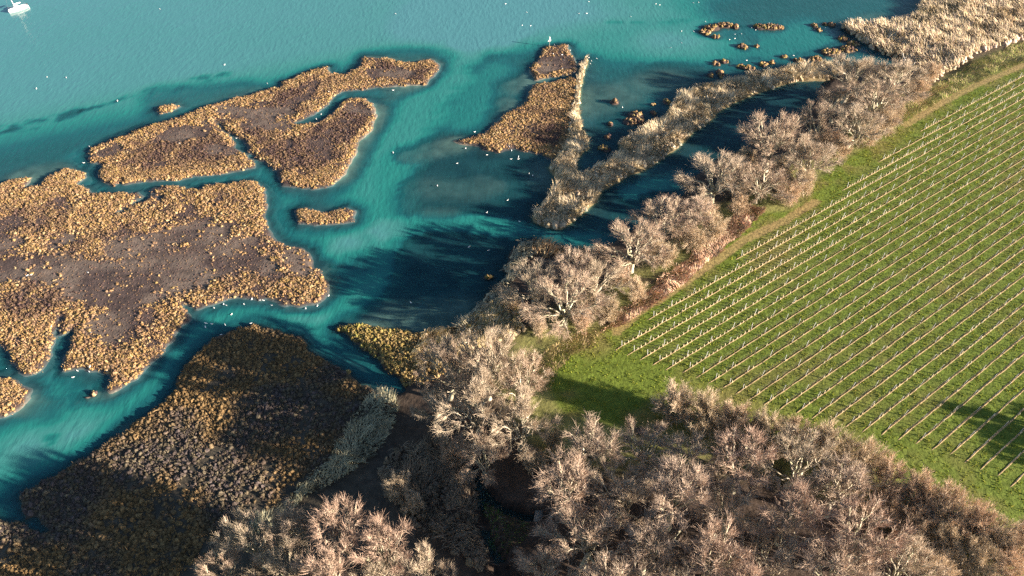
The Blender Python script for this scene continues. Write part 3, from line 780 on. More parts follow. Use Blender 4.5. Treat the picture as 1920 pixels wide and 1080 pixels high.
def cane_mesh(seed):
    rng = np.random.default_rng(seed); V = []; F = []
    def stick(a, b, r0, r1):
        o = len(V)
        for p, rr in ((a, r0), (b, r1)):
            for k in range(3): V.append([p[0] + rr * math.cos(2.09 * k), p[1] + rr * math.sin(2.09 * k), p[2]])
        for k in range(3): F.append([o + k, o + (k + 1) % 3, o + 3 + (k + 1) % 3, o + 3 + k])
    stick((0, 0, 0), (.02, .02, .7), .025, .018)
    for s in (-1, 1): stick((.02, .02, .68), (s * .5, .02, .74 + rng.uniform(-.04, .08)), .014, .008)
    for k in range(4):
        x = rng.uniform(-.45, .45); stick((x, .02, .72), (x + rng.uniform(-.1, .1), rng.uniform(-.08, .08), rng.uniform(1.0, 1.5)), .009, .005)
    return mesh_np('vine', V, F, M_vine)
M_vine = plain_mat("vine_wood", (.17, .11, .07), rough=.9, var=.2)

def vine_rows():
    rng = np.random.default_rng(61)
    post_me, guard_me = channel_post_mesh(), guard_mesh()
    canes = [cane_mesh(k) for k in range(4)]
    order = sorted(STARTS)
    for oi, i in enumerate(order):
        d = ROW_O + ROW_S * i
        p0 = ground(*STARTS[i], FIELD_Z); t0 = float(p0 @ ROW_D)
        t1 = t0
        while t1 < t0 + 190:
            q = ROW_N * d + ROW_D * t1
            zc = q[1] * math.cos(PITCH) + (CAM_H - FIELD_Z) * math.sin(PITCH)
            if 960 + FOC * q[0] / zc > 1985 or poly_sd(q[None], P_FIELD)[0] < 2.0: break
            t1 += 1.0
        t1 = max(t1, t0 + 6)
        base = ROW_N * d + ROW_D * t0
        zb = FIELD_Z + .02
        root = link('vine_row', None, None, (base[0], base[1], zb), (0, 0, ROW_A))
        lab = 'trellised vine row with steel posts and pale guards, %s row counted from the waterside trees' % ORD[oi]
        if oi == 0: lab = 'short trellised vine row nearest the top right reeds, first counted from the waterside'
        if oi == len(order) - 1: lab = 'last trellised vine row, cut off by the right edge above the bottom wood'
        tag(root, lab, 'vine row', 'vine rows across the field')
        L = t1 - t0
        # soil ridge
        n = int((L + 2.0) / .35) + 2
        tt = np.linspace(-1.9, L, n)
        jw = .05 + .05 * vnoise(tt * 1.7, np.full(n, i * 3.1)) ; jh = .05 + .09 * vnoise(tt * 1.1 + 9, np.full(n, i * 1.7))
        fade = sstep(-1.9, -.9, tt); jh = jh * fade + .01; wob = (vnoise(tt * .5, np.full(n, i * 2.3 + 5)) - .5) * .12
        V = np.stack([np.column_stack([tt, wob - jw - .08, np.full(n, -.05)]), np.column_stack([tt, wob - jw * .35, jh]), np.column_stack([tt, wob + jw * .35, jh * .95]), np.column_stack([tt, wob + jw + .08, np.full(n, -.05)])], 1).reshape(-1, 3)
        F = np.array([[4 * a + k, 4 * a + k + 4, 4 * a + k + 5, 4 * a + k + 1] for a in range(n - 1) for k in range(3)])
        link('soil_ridge', mesh_np('soil_ridge', V, F, M_soil), root)
        # posts: two at the end, then every sixth vine
        ps = [0.0]; t = 2.6 + rng.uniform(0, 2.5)
        while t < L: ps.append(t); t += 5.9
        for k, t in enumerate(ps):
            link('post', post_me, root, (t, .06, 0), (rng.normal(0, .02), (-.16 if k == 0 else rng.normal(0, .025)), 0), (1, 1, rng.uniform(.95, 1.04)))
        # wires
        for h in (.7, 1.15, 1.6):
            r_ = .004
            V = np.array([[0, -r_ + .06, h], [0, r_ + .06, h], [0, .06, h + 2 * r_], [L, -r_ + .06, h], [L, r_ + .06, h], [L, .06, h + 2 * r_]])
            link('trellis_wire', mesh_np('trellis_wire', V, [[0, 1, 4, 3], [1, 2, 5, 4], [2, 0, 3, 5]], M_wire), root)
        # vines, with or without guards
        t = .55; k = 0
        gap = vnoise(np.arange(400) * .11, np.full(400, i * 7.7))
        while t < L - .3:
            s = t
            if i <= -4: p = .62
            elif i <= -2: p = .97 - .008 * max(0, s - 35)
            elif i <= 2: p = .99 if s < 45 else max(.06, .99 - (s - 45) * .02)
            elif i <= 5: p = .9 if s < 14 + 6 * (5 - i) else max(.05, .6 - (s - 20) * .025)
            elif i in (7, 8, 9): p = .10 if s > 1 else 1
            elif i == 13: p = .75 if s < 7 else .08
            elif i in (16, 17): p = .45
            elif i >= 19: p = .10
            else: p = .09
            if i < 5 and gap[k % 400] > .74 and s > 16: p *= .25
            if rng.uniform() < p:
                link('vine_guard', guard_me, root, (t + rng.normal(0, .05), rng.normal(0, .03), .05), (rng.normal(0, .07), rng.normal(0, .07), rng.uniform(0, 6.28)), (1, 1, rng.uniform(.85, 1.1)))
            elif i < 22 or k % 2 == 0:
                link('vine', canes[rng.integers(4)], root, (t, rng.normal(0, .02), .03), (0, 0, rng.choice([0, math.pi])))
            t += 1.02; k += 1
vine_rows()

# ------------------------------------------------------------------ trees
def tube_np(P0, P1, r0, r1, k=4):
    """joined prisms for N segments"""
    n = len(P0)
    d = P1 - P0; d /= np.maximum(np.linalg.norm(d, axis=1, keepdims=True), 1e-6)
    ref = np.where(abs(d[:, 2:3]) > .9, np.array([[1., 0, 0]]), np.array([[0, 0, 1.]]))
    u = np.cross(d, ref); u /= np.linalg.norm(u, axis=1, keepdims=True); v = np.cross(d, u)
    a = np.arange(k) * 2 * math.pi / k
    ring = u[:, None] * np.cos(a)[None, :, None] + v[:, None] * np.sin(a)[None, :, None]
    V = np.concatenate([P0[:, None] + ring * r0[:, None, None], P1[:, None] + ring * r1[:, None, None]], 1).reshape(-1, 3)
    F = []
    for i in range(k):
        j = (i + 1) % k
        F += [[i, j, k + j], [i, k + j, k + i]]
    F = (np.array(F)[None] + (np.arange(n) * 2 * k)[:, None, None]).reshape(-1, 3)
    return V, F

def slivers(P0, P1, w, rng):
    n = len(P0); d = P1 - P0
    s = np.cross(d, rng.normal(0, 1, (n, 3))); s /= np.maximum(np.linalg.norm(s, axis=1, keepdims=True), 1e-6)
    s *= w[:, None] * .5
    V = np.stack([P0 - s, P0 + s, P1], 1).reshape(-1, 3)
    return V, np.arange(3 * n).reshape(-1, 3)

def unit(v): return v / np.maximum(np.linalg.norm(v, axis=-1, keepdims=True), 1e-6)

def children_of(P, D, count, rng, centre, w_par, w_out, w_up, w_rand):
    """branch starts are given; directions blend parent heading, outward and chance"""
    P = np.repeat(P, count, 0); D = np.repeat(D, count, 0)
    out = unit(P - centre)
    return P, unit(D * w_par + out * w_out + rng.normal(0, w_rand, P.shape) + np.array([0, 0, w_up]))

def grow_tree(seed, R, H, kind):
    rng = np.random.default_rng(seed)
    ctr = np.array([0, 0, H * (.55 if kind != 'scrub' else .25)])
    S0, S1, A0, A1 = [], [], [], []           # trunk + branch segments
    T0, T1, B0, B1 = [], [], [], []
    lims = []
    if kind == 'scrub':
        nl = 16
        starts = [np.array([rng.normal(0, R * .22), rng.normal(0, R * .22), 0]) for _ in range(nl)]
    else:
        hT = H * (.26 if kind == 'oak' else .34)
        lean = rng.normal(0, .05 * H, 2)
        pts = [np.array([0, 0, -.3]), np.array([lean[0] * .3, lean[1] * .3, hT * .5]), np.array([lean[0], lean[1], hT])]
        rad = [.06 * R + .05, .05 * R, .042 * R]
        for a in range(2): T0.append(pts[a]); T1.append(pts[a + 1]); B0.append(rad[a] * 1.15); B1.append(rad[a + 1])
        nl = 13 if kind == 'oak' else 10
        starts = [pts[1] + (pts[2] - pts[1]) * rng.uniform(.35, 1.0) for _ in range(nl)]
    sec_p, sec_d, sec_s = [], [], []
    for k in range(nl):
        az = 2.39996 * k + rng.uniform(-.3, .3)
        if kind == 'oak': el = math.radians(rng.uniform(-14, 55) if k < nl - 4 else rng.uniform(55, 88))
        elif kind == 'upright': el = math.radians(rng.uniform(35, 85))
        else: el = math.radians(rng.uniform(25, 88))
        end = ctr + np.array([R * math.cos(el) * math.cos(az), R * math.cos(el) * math.sin(az), (H - ctr[2]) * math.sin(el)]) * rng.uniform(.70, .84)
        a = starts[k]; c1 = a + (end - a) * .45 + np.array([0, 0, (.10 if kind == 'oak' else -.02) * H]) + rng.normal(0, .05 * R, 3)
        n = 7; tt = np.linspace(0, 1, n + 1)[:, None]
        path = (1 - tt) ** 2 * a + 2 * (1 - tt) * tt * c1 + tt ** 2 * end
        path[1:-1] += rng.normal(0, .022 * R, (n - 1, 3))
        r0 = (.034 if kind != 'scrub' else .012) * R
        rr = np.linspace(r0, r0 * .22, n + 1)
        for i in range(n):
            S0.append(path[i]); S1.append(path[i + 1]); A0.append(rr[i]); A1.append(rr[i + 1])
        m = 8 if kind != 'scrub' else 7
        for t in (np.linspace(.42, 1.0, m) if kind != 'scrub' else np.linspace(.25, 1, m)):
            f = t * n; i = min(int(f), n - 1); p = path[i] + (path[i + 1] - path[i]) * (f - i)
            sec_p.append(p); sec_d.append(unit(path[i + 1] - path[i])); sec_s.append(1.15 - .55 * t)
    P = np.array(sec_p); D = np.array(sec_d); sc = np.array(sec_s)
    out = unit(P - ctr)
    D2 = unit(D * .55 + out * .5 + rng.normal(0, .55, P.shape) + np.array([0, 0, .30]))
    Ls = R * rng.uniform(.24, .40, len(P)) * sc
    def bend(P, D, L, r0, r1, nseg, wig, up):
        """kinked branches; returns list of (point, dir) samples along them"""
        smp = []
        for i in range(nseg):
            D = unit(D + rng.normal(0, wig, D.shape) + np.array([0, 0, up]))
            Q = P + D * (L / nseg)[:, None]
            ra = r0 + (r1 - r0) * (i / nseg); rb = r0 + (r1 - r0) * ((i + 1) / nseg)
            S0.extend(P); S1.extend(Q); A0.extend(np.full(len(P), ra)); A1.extend(np.full(len(P), rb))
            smp.append((P, Q, D)); P = Q
        return smp
    r_s = (.012 * R + .012) if kind != 'scrub' else .03
    smp = bend(P, D2, Ls, r_s, r_s * .4, 4, .22, .06)
    # third order
    P3, D3 = [], []
    for si, (p, q, d) in enumerate(smp):
        for t in rng.uniform(0.05, 1, (((2, 4, 7, 8) if kind == 'oak' else (1, 4, 7, 8))[si] if kind != 'scrub' else 3,)):
            P3.append(p + (q - p) * t); D3.append(d)
    P3 = np.vstack(P3); D3 = np.vstack(D3)
    if kind != 'scrub':
        def rho(p): return np.sqrt((p[:, 0] / R) ** 2 + (p[:, 1] / R) ** 2 + ((p[:, 2] - ctr[2]) / (H - ctr[2])) ** 2)
        q_ = rho(P3); ok = (q_ < .93) & (rng.uniform(0, 1, len(P3)) < .35 + .8 * sstep(.35, .7, q_))
        P3 = P3[ok]; D3 = D3[ok]
    D3 = unit(D3 * .6 + unit(P3 - ctr) * .55 + rng.normal(0, .42, P3.shape) + np.array([0, 0, .22]))
    L3 = R * (rng.uniform(.07, .16, len(P3)) if kind != 'scrub' else rng.uniform(.09, .19, len(P3)))
    smp3 = bend(P3, D3, L3, .036 if kind != 'scrub' else .022, .018 if kind != 'scrub' else .012, 2, .25, .05)
    # fine sprays
    f0, f1, fw = [], [], []
    P4 = np.vstack([p + (q - p) * rng.uniform(0, 1, (len(p), 1)) for (p, q, d) in smp3 for _ in range(1)]); D4 = np.vstack([d for (p, q, d) in smp3 for _ in range(1)])
    D4 = unit(D4 * .8 + unit(P4 - ctr) * .5 + rng.normal(0, .3, P4.shape) + np.array([0, 0, .15]))
    L4 = rng.uniform(.6, 1.2, len(P4)) * min(1, R / 5)
    if kind != 'scrub':
        ok = rho(P4 + D4 * L4[:, None] * .6) < 1.03
        P4 = P4[ok]; D4 = D4[ok]; L4 = L4[ok]
    Q4 = P4 + D4 * L4[:, None]
    f0.append(P4); f1.append(Q4); fw.append(np.full(len(P4), .034))
    for _ in range(2 if kind != 'scrub' else 5):
        t = rng.uniform(.15, 1, (len(P4), 1)); p = P4 + (Q4 - P4) * t
        d = unit(D4 * .9 + rng.normal(0, .36, P4.shape) + np.array([0, 0, .1]))
        f0.append(p); f1.append(p + d * rng.uniform(.3, .75, (len(P4), 1)) * min(1, R / 5)); fw.append(np.full(len(P4), .021))
    # trunk / branches / twigs meshes
    tw = {'oak': [(.47, .375, .285), (.43, .35, .255), (.51, .415, .325), (.45, .335, .265)], 'upright': [(.45, .335, .27), (.40, .305, .24), (.48, .37, .295)], 'scrub': [(.58, .46, .33), (.53, .41, .29), (.62, .49, .38)]}[kind]
    bk = [(.46, .40, .31), (.41, .36, .27), (.38, .36, .25)]
    res = {}
    if T0:
        V, F = tube_np(np.array(T0), np.array(T1), np.array(B0), np.array(B1), 7)
        res['trunk'] = mesh_np('trunk', V, F, M_bark, pick(rng, len(V), bk))
    V, F = tube_np(np.array(S0), np.array(S1), np.array(A0), np.array(A1), 3)
    zc = np.repeat(pick(rng, len(S0), bk), 6, 0)
    thin = np.repeat(1 - sstep(.02, .06, np.array(A0)), 6)[:, None]
    res['branches'] = mesh_np('branches', V, F, M_bark, zc * (1 - thin) + np.repeat(pick(rng, len(S0), tw), 6, 0) * thin)
    V, F = slivers(np.vstack(f0), np.vstack(f1), np.concatenate(fw), rng)
    res['twigs'] = mesh_np('twigs', V, F, M_twig, np.repeat(pick(rng, len(V) // 3, tw), 3, 0))
    return res

PROTO = {'oak': [grow_tree(s, 6.0, 9.5, 'oak') for s in (1, 2, 3, 8)], 'upright': [grow_tree(s, 4.6, 10.0, 'upright') for s in (4, 5, 9)], 'scrub': [grow_tree(s, 3.2, 4.2, 'scrub') for s in (6, 7, 10)]}
PR = {'oak': (6.0, 9.5), 'upright': (4.6, 10.0), 'scrub': (3.2, 4.2)}
TRNG = np.random.default_rng(77)
def tree(kind, cx, cy, w, label, group, name=None, cat=None, hs=1.12, rough_z=1.6):
    """crown centre and crown width as surveyed; the foot stands on the ground below"""
    R0, H0 = PR[kind]
    zmid = rough_z + .55 * H0 * .9
    sx = ground(cx + w / 2, cy, zmid)[0] - ground(cx - w / 2, cy, zmid)[0]
    s = sx / 2 / R0
    sz = (s ** .7) * hs * TRNG.uniform(.92, 1.08)
    zmid = rough_z + (.55 if kind != 'scrub' else .4) * H0 * sz
    p = ground(cx, cy, zmid)
    v = PROTO[kind][TRNG.integers(len(PROTO[kind]))]
    nm = name or {'oak': 'bare_oak_tree', 'upright': 'bare_ash_tree', 'scrub': 'bare_shrub'}[kind]
    root = link(nm, None, None, (p[0], p[1], z1(p) - .05), (0, 0, TRNG.uniform(0, 6.28)), (s, s, sz))
    tag(root, label, cat or ('tree' if kind != 'scrub' else 'shrub'), group)
    for part, me in v.items(): link(part, me, root)
    return root

g = 'bare trees along the shore'
SHORE = [
 ('oak',1598,142,120,'bare rounded tree at the upper end of the shoreline belt, beside the creek mouth'),
 ('oak',1680,152,110,'bare rounded tree next to the bleached log at the upper end of the belt'),
 ('oak',1640,192,120,'bare tree on the field side of the two uppermost shoreline trees'),
 ('oak',1572,190,95,'bare tree overhanging the dark mudflat at the upper belt'),
 ('oak',1600,240,105,'bare tree jutting furthest toward the vines in the upper belt'),
 ('oak',1535,228,100,'bare tree over the upper lagoon, left of the one jutting toward the vines'),
 ('oak',1450,268,150,'large pinkish bare tree overhanging the lagoon at the bend of the belt'),
 ('oak',1508,302,115,'bare tree between the large lagoon tree and the field bulge'),
 ('oak',1345,330,140,'bare pinkish tree above the bracken strip with pale forked trunk'),
 ('oak',1425,345,115,'bare tree beside the bracken where the field edge steps in'),
 ('oak',1190,465,140,'wide bare tree leaning over the mouth of the lagoon channel'),
 ('oak',1250,412,130,'bare tree behind the wide channel mouth tree, over the lagoon'),
 ('upright',1305,410,85,'slim bare tree between the forked pinkish tree and the channel mouth pair'),
 ('oak',1000,535,125,'bare tree at the left of the wooded headland, over the water'),
 ('oak',1062,570,160,'big bare tree with pale leaning trunk in the middle of the wooded headland'),
 ('oak',1122,530,110,'bare tree at the right of the wooded headland, beside the bracken'),
 ('upright',1075,505,95,'bare tree at the back of the wooded headland near its tip'),
 ('oak',838,700,130,'bare tree at the left of the clump by the field corner, over the headland reeds'),
 ('oak',915,695,150,'bare tree at the back of the clump by the field corner'),
 ('oak',980,720,120,'bare tree of the corner clump standing nearest the field grass'),
 ('oak',890,775,150,'bare tree in the middle of the clump by the field corner'),
 ('oak',975,800,130,'bare tree at the lower right of the clump by the field corner'),
 ('oak',815,765,80,'small bare tree half in shade at the left of the corner clump'),
 ('oak',905,850,110,'shaded bare tree at the foot of the corner clump, above the ditch'),
]
for k, x, y, w, lab in SHORE: tree(k, x, y + (4 if y < 640 else 0), w * 1.12, lab, g, hs=1.3 if (y > 640 and x < 1030) else .9)

# the wood at the bottom right, in rows counted from the field
WOOD = [[(1108,852,140),(1205,852,125),(1295,872,125),(1392,882,140),(1492,880,150),(1572,932,145)],
        [(1062,930,150),(1165,938,140),(1268,948,140),(1372,968,140),(1482,978,150),(1612,1012,150)],
        [(1098,1030,160),(1215,1038,150),(1330,1052,150),(1440,1072,150),(1560,1088,160),(1690,1072,130)],
        [(1020,1085,120),(1150,1110,150),(1270,1120,150),(1390,1130,150)]]
for ri, row in enumerate(WOOD):
    for ci, (x, y, w) in enumerate(row):
        k = 'upright' if (ri * 3 + ci) % 5 in (0, 2, 3) else 'oak'
        tree(k, x, y, w * 1.24, 'bare tree in bottom right wood, %s row from the field, %s from left' % (ORD[ri], ORD[ci]), 'bare trees of the bottom right wood', hs=(.75 if ci < 3 else .88) if ri == 0 else 1.0)
LW = [(470,1005,130),(560,985,110),(640,985,140),(720,1015,135),(425,1060,110),(530,1065,125),(620,1075,130),(710,1085,130),(790,1065,110)]
LWL = ['bare tree at the left end of the bottom centre wood', 'bare tree second from the left at the front of the bottom centre wood', 'large bare tree with pale limbs at the front of the bottom centre wood', 'bare tree at the right front of the bottom centre wood, by the dark sedge',
       'small bare tree at the bottom edge, leftmost of the bottom centre wood', 'bare tree at the bottom edge, second from the left in the bottom centre wood', 'bare tree at the bottom edge, middle of the bottom centre wood', 'bare tree at the bottom edge, second from the right in the bottom centre wood', 'bare tree at the bottom edge nearest the ditch']
for (x, y, w), lab in zip(LW, LWL): tree('oak' if x % 20 else 'upright', x, y + 14, w * 1.18, lab, 'bare trees of the bottom centre wood', hs=1.3)
# trees just outside the frame whose shade falls into it
for q, (x, y, w) in enumerate([(2135,815,115),(2195,845,120),(2260,820,120),(2230,890,120)]):
    tree('oak', x, y, w, 'bare tree beyond the right edge shading the near vine rows, number %s outward' % ORD[q], 'bare trees outside the right edge', hs=.85, rough_z=2.5)
for q, (x, y, w) in enumerate([(560,1170,140),(700,1180,140),(840,1180,140),(980,1190,140),(1120,1190,140),(1260,1190,140),(420,1160,130)]):
    tree('oak', x, y, w, 'bare tree below the bottom edge shading the lower left marsh, %s of its line' % ORD[q], 'bare trees outside the bottom edge', hs=1.5)

# shrubs
SHR = [(1255,768,70),(1310,785,75),(1365,800,70),(1430,822,75),(1490,835,75),(1545,850,80),(1600,875,80),(1655,905,75),(1705,935,80),(1755,960,80),(1805,985,75),(1850,1010,75),(1905,1020,75)]
for q, (x, y, w) in enumerate(SHR):
    tree('scrub', x + 8, y + 2, w * 1.45, 'pale twiggy shrub on the hedge edge of the bottom wood, %s from the left' % ORD[q], 'hedge shrubs between wood and vines', hs=1.25)
SHR2 = [(1660,955,75),(1710,985,80),(1765,1015,80),(1820,1045,80),(1880,1065,80),(1740,1065,80)]
for q, (x, y, w) in enumerate(SHR2):
    tree('scrub', x, y + 4, w * 1.2, 'pinkish shrub behind the hedge edge in the bottom right corner, %s from the left' % ORD[q], 'shrubs of the bottom right corner')
SHR3 = [(1335,430,70,'brown shrub among the upper bracken'),(1250,490,60,'brown shrub among the middle bracken'),(1300,460,60,'tan shrub under the forked pinkish tree'),(1110,580,60,'tan shrub under the right headland tree'),(1620,265,60,'beige shrub at the field edge below the jutting tree'),(1280,450,60,'tan shrub in the gap below the slim tree'),(1165,520,60,'tan shrub in the gap right of the wooded headland'),(1390,360,60,'tan shrub between the forked tree and the bracken top'),(1550,275,70,'beige shrub in the gap below the upper lagoon tree'),(1225,480,60,'tan shrub at the foot of the channel mouth trees'),(1460,330,70,'beige shrub below the large lagoon tree'),(1670,215,60,'beige shrub on the field side of the uppermost trees'),(745,915,70,'grey blue shrub in deep shade beside the dark sedge'),(775,945,55,'small pale shrub next to the grey blue shrub'),(1140,590,60,'tan shrub at the foot of the wooded headland trees'),(1090,610,60,'tan shrub by the pale leaning trunk'),
        (1190,550,55,'tan shrub above the lower bracken'),(1500,350,70,'beige shrub filling the bulge of the field edge'),(1480,372,60,'beige shrub at the lower corner of the field edge bulge'),(1570,285,60,'beige shrub between belt trees and the upper path'),
        (1650,240,70,'beige shrub at the end of the upper path'),(1715,180,65,'beige shrub under the uppermost belt trees'),(1740,145,60,'grey beige shrub between the log and the top right reeds'),(1320,395,60,'brown shrub between the lagoon trees and the bracken'),
        (955,560,50,'grey shrub at the water edge of the wooded headland'),(1000,870,60,'dull pink shrub in the shade edge under the corner clump'),(1040,830,55,'purplish shrub where the wood shade meets the field'),(850,860,60,'blue grey shrub above the ditch under the corner clump'),
        (1385,390,50,'brown shrub at the top end of the bracken strip'),(1400,300,60,'tan shrub under the large pinkish lagoon tree'),(1010,620,45,'yellow brown shrub in front of the dark hollow')]
for x, y, w, lab in SHR3: tree('scrub', x, y, w, lab, None)

# ------------------------------------------------------------------ yacht
def loft(rings, closed_ends=True):
    n = len(rings[0]); V = [p for r_ in rings for p in r_]; F = []
    for a in range(len(rings) - 1):
        for k in range(n):
            j = (k + 1) % n; F.append([a * n + k, a * n + j, (a + 1) * n + j, (a + 1) * n + k])
    return V, F

def poly_mesh(name, V, F, mat):
    me = bpy.data.meshes.new(name); me.from_pydata([tuple(map(float, v)) for v in V], [], [tuple(f) for f in F]); me.materials.append(mat); me.update(); return me

def tube_mesh(name, pts, r_, mat, k=6):
    pts = np.array(pts, float); V, F = tube_np(pts[:-1], pts[1:], np.full(len(pts) - 1, r_), np.full(len(pts) - 1, r_), k)
    return mesh_np(name, V, F, mat)

def yacht():
    bow = ground(17, 25); st = ground(53, 12); c = (bow + st) / 2; d = bow - st; L = float(np.linalg.norm(d)); ang = math.atan2(d[1], d[0])
    root = link('sailing_yacht', None, None, (c[0], c[1], 0), (0, 0, ang), (.92, .92, .92))
    tag(root, 'white moored sailing yacht with bare mast in the top left corner', 'yacht')
    rings = []
    N = 12
    for i in range(N + 1):
        t = i / N; x = (t - .5) * L
        hb = 1.35 * (1 - max(0, (t - .45) / .55) ** 2.0) * (.86 + .14 * min(1, t / .35)); hb = max(hb, .03)
        sh = .85 + .35 * t ** 2
        rings.append([(x, -hb, sh), (x + .15 * t, -hb * .96, sh * .55), (x, -hb * .72, .0), (x, -hb * .3, -.3), (x, hb * .3, -.3), (x, hb * .72, 0), (x + .15 * t, hb * .96, sh * .55), (x, hb, sh)])
    V, F = loft(rings)
    F = [f for f in F]
    F.append(list(range(8))[::-1]); F.append([N * 8 + k for k in range(8)])
    link('hull', poly_mesh('hull', V, F, M_white), root)
    # cabin
    rr = []
    for x, w, h in ((-.14 * L, .72, .42), (-.10 * L, .78, .55), (.08 * L, .72, .5), (.2 * L, .5, .36), (.26 * L, .3, .1)):
        b0 = .85 + .35 * (x / L + .5) ** 2 - .02
        rr.append([(x, -w, b0), (x, -w * .86, b0 + h), (x, w * .86, b0 + h), (x, w, b0)])
    V, F = loft(rr); F.append([0, 1, 2, 3]); F.append([16 + 3, 16 + 2, 16 + 1, 16])
    cab = link('cabin', poly_mesh('cabin', V, F, M_white), root)
    for s in (-1, 1):
        link('window', poly_mesh('window', [(-.07 * L, s * .80, 1.12), (.1 * L, s * .74, 1.18), (.09 * L, s * .70, 1.38), (-.06 * L, s * .75, 1.36)], [[0, 1, 2, 3]], M_dark), cab)
    # cockpit well and coaming
    link('cockpit', poly_mesh('cockpit', [(-.42 * L, -.6, .93), (-.17 * L, -.7, .95), (-.17 * L, .7, .95), (-.42 * L, .6, .93), (-.41 * L, -.45, .72), (-.18 * L, -.5, .72), (-.18 * L, .5, .72), (-.41 * L, .45, .72)],
         [[0, 1, 5, 4], [1, 2, 6, 5], [2, 3, 7, 6], [3, 0, 4, 7], [4, 5, 6, 7]], M_alu), root)
    link('outboard_motor', poly_mesh('outboard_motor', *loft([[(-.5 * L - .1, -.14, .2), (-.5 * L - .1, .14, .2), (-.5 * L - .35, .14, .2), (-.5 * L - .35, -.14, .2)], [(-.5 * L - .02, -.17, .9), (-.5 * L - .02, .17, .9), (-.5 * L - .4, .15, .9), (-.5 * L - .4, -.15, .9)],
         [(-.5 * L - .08, -.12, 1.2), (-.5 * L - .08, .12, 1.2), (-.5 * L - .34, .1, 1.2), (-.5 * L - .34, -.1, 1.2)]]), M_dark), root)
    mx = .12 * L
    mast = link('mast', tube_mesh('mast', [(mx, 0, 1.2), (mx, 0, 10.2)], .085, M_alu, 8), root)
    for s in (-1, 1): link('spreader', tube_mesh('spreader', [(mx, 0, 5.8), (mx - .1, s * .8, 5.9)], .025, M_alu), mast)
    boom = link('boom', tube_mesh('boom', [(mx, 0, 2.0), (mx - .38 * L, 0, 2.05)], .07, M_alu, 8), root)
    link('furled_sail', tube_mesh('furled_sail', [(mx - .1, 0, 2.18), (mx - .15 * L, 0, 2.25), (mx - .37 * L, 0, 2.16)], .13, M_white, 8), boom)
    for nm, a, b in (('forestay', (.49 * L, 0, 1.25), (mx, 0, 10)), ('backstay', (-.49 * L, 0, .9), (mx, 0, 10.1)), ('shroud', (mx, 1.2, 1.0), (mx, 0, 9.9)), ('shroud', (mx, -1.2, 1.0), (mx, 0, 9.9))):
        link(nm, tube_mesh(nm, [a, b], .018, M_wire, 4), root)
    for s in (-1, 1):
        pts = [((t - .5) * L, s * 1.2 * (1 - max(0, (t - .45) / .55) ** 2), 1.45 + .3 * t * t) for t in np.linspace(.05, .97, 8)]
        link('guard_rail', tube_mesh('guard_rail', pts, .02, M_wire, 4), root)
yacht()

# ------------------------------------------------------------------ marker post, log, footbridge
def marker():
    p = ground(1030, 86, .3)
    root = link('marker_post', None, None, (p[0], p[1], z1(p)))
    tag(root, 'slim marker post with white topmark at the far tip of the dark islet', 'marker')
    link('post', tube_mesh('post', [(0, 0, -.3), (.03, 0, 1.7)], .09, M_wood, 6), root)
    V = [(-.55, -.03, 1.55), (.1, -.03, 1.35), (.55, -.03, 2.05), (0, -.03, 2.35)]
    V += [(x, .03, z) for x, y, z in V]
    link('board', poly_mesh('board', V, [[0, 1, 2, 3], [7, 6, 5, 4], [0, 4, 5, 1], [1, 5, 6, 2], [2, 6, 7, 3], [3, 7, 4, 0]], M_white), root)
    link('finial', tube_mesh('finial', [(.02, 0, 2.3), (.04, 0, 3.0)], .17, M_white, 7), root)
marker()

def log():
    p = ground(1711, 123, .4)
    root = link('driftwood_log', tube_mesh('driftwood_log', [(0, 0, .3), (-.6, 1.0, .7), (-1.2, 2.6, .9), (-1.6, 3.8, 1.6), (-1.7, 4.5, 2.2)], .16, M_bleach, 6), None, (p[0], p[1], z1(p)))
    tag(root, 'bleached dead branch lying over the dark creek below the top right reeds', 'log')
    link('snag', tube_mesh('snag', [(-.2, .2, .4), (.5, .5, .9), (.9, 1.0, 1.3)], .1, M_bleach, 5), root)
    link('snag', tube_mesh('snag', [(-1.3, 2.9, 1.0), (-.8, 3.6, 1.6)], .08, M_bleach, 5), root)
log()

def footbridge():
    p = ground(1010, 966, 1.2)
    root = link('footbridge', None, None, (p[0], p[1], max(z1(p), .6) + .5), (0, 0, math.radians(80)))
    tag(root, 'small grey plank footbridge over the dark ditch under the trees', 'footbridge')
    for s in (-.45, .45): link('beam', box_mesh('beam', 1.5, .06, .16, M_wood), root, (0, s, -.18))
    me = box_mesh('plank', .11, .62, .05, M_wood)
    for k in range(12): link('plank', me, root, (-1.38 + .25 * k, 0, 0), (0, 0, (k % 3 - 1) * .02))
footbridge()

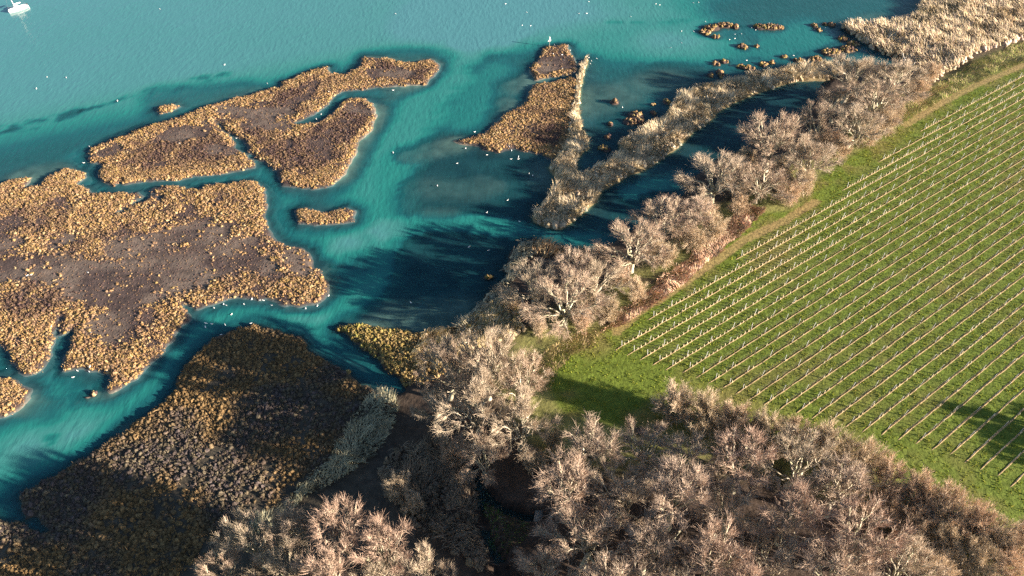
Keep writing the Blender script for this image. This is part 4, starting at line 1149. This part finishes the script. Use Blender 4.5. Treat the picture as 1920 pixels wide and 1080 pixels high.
# ------------------------------------------------------------------ gulls
def gull_mesh():
    """one continuous sitting gull: tail, body, neck, head, bill"""
    prof = [(-.34, .16, .015, .01), (-.27, .15, .05, .02), (-.16, .13, .095, .065), (-.02, .11, .12, .095), (.11, .11, .105, .09), (.18, .15, .07, .075), (.215, .215, .052, .055), (.25, .25, .05, .048), (.285, .245, .028, .026), (.34, .232, .006, .006)]
    k = 8; rings = []
    for x, z, ry, rz in prof: rings.append([(x, ry * math.cos(6.283 * a / k), z + rz * math.sin(6.283 * a / k)) for a in range(k)])
    V, F = loft(rings); n = len(prof)
    F.append(list(range(k))[::-1]); F.append([(n - 1) * k + a for a in range(k)])
    me = poly_mesh('gull', V, F, M_feather)
    me.polygons.foreach_set("use_smooth", np.ones(len(F), bool))
    return me
BIRDS = {
 'white gull on the open turquoise water beyond the long forked island': [(300,17),(421,121),(501,156),(220,189),(88,144),(124,145),(68,166)],
 'white gull at the edge of the long forked island': [(167,274),(157,305),(160,326),(593,223),(602,214),(617,174),(443,259),(338,272),(666,219),(737,169)],
 'white gull on the open water above the marker post islet': [(742,26),(948,7),(988,23),(979,47),(995,48),(1104,3),(1085,25),(1100,25)],
 'white gull on open water left of the crescent islet': [(1183,31),(1230,7),(1237,9),(1300,5),(1310,4),(1278,58),(1278,80),(1258,89)],
 'white gull standing on the dark islet by the marker post': [(1040,84),(1055,86),(1065,85),(1069,94),(1037,104),(1054,105),(1057,115),(1054,131),(1007,146)],
 'white gull off the thin tip of the reed bank': [(1101,105),(1104,108),(1109,114),(1107,119),(1119,110),(1167,201)],
 'white gull on the dark lagoon below the wedge shaped island': [(890,247),(873,278),(955,277),(959,282),(913,290),(972,294),(958,298),(972,298),(857,306),(992,325),(999,329)],
 'white gull in the turquoise main channel beside the dark lagoon': [(737,286),(820,348)],
 'white gull in the middle of the dark lagoon': [(952,375),(913,398),(974,415),(879,463),(916,469),(770,567)],
 'white gull resting on the mud of the broad left island': [(53,519),(60,518),(166,513),(172,626)],
 'white gull in the turquoise channel below the broad left island': [(472,561),(487,563),(494,563),(419,570),(424,572),(401,577),(457,570),(509,572),(573,578),(595,573),(616,554),(434,589),(386,606),(397,607),(385,613),(422,609),(470,606),(415,627)],
 'white gull in the small creeks below the broad left island': [(98,614),(123,694),(137,707),(167,697),(170,690),(201,697),(145,695)],
 'white gull by the crescent and lens shaped islets at upper right': [(1323,41),(1301,59),(1378,64),(1390,63),(1368,74),(1378,72),(1410,52),(1417,56),(1348,44),(1363,43),(1442,43),(1488,104),(1400,113)],
 'white gull near the reed point at the top right shore': [(1590,34),(1596,34),(1612,33),(1678,30),(1548,52)],
}
def gulls():
    me = gull_mesh(); rng = np.random.default_rng(91)
    for lab, pts in BIRDS.items():
        for k, (x, y) in enumerate(sorted(pts)):
            p = ground(x, y, .1); z = max(z1(p), 0.0)
            o = link('gull', me, None, (p[0], p[1], z - .03), (0, 0, rng.uniform(0, 6.28)), [rng.uniform(.8, 1.05)] * 3)
            tag(o, lab + ', %s from the left' % ORD[k] if len(pts) > 1 else lab, 'gull', 'gulls: ' + lab[11:])
gulls()
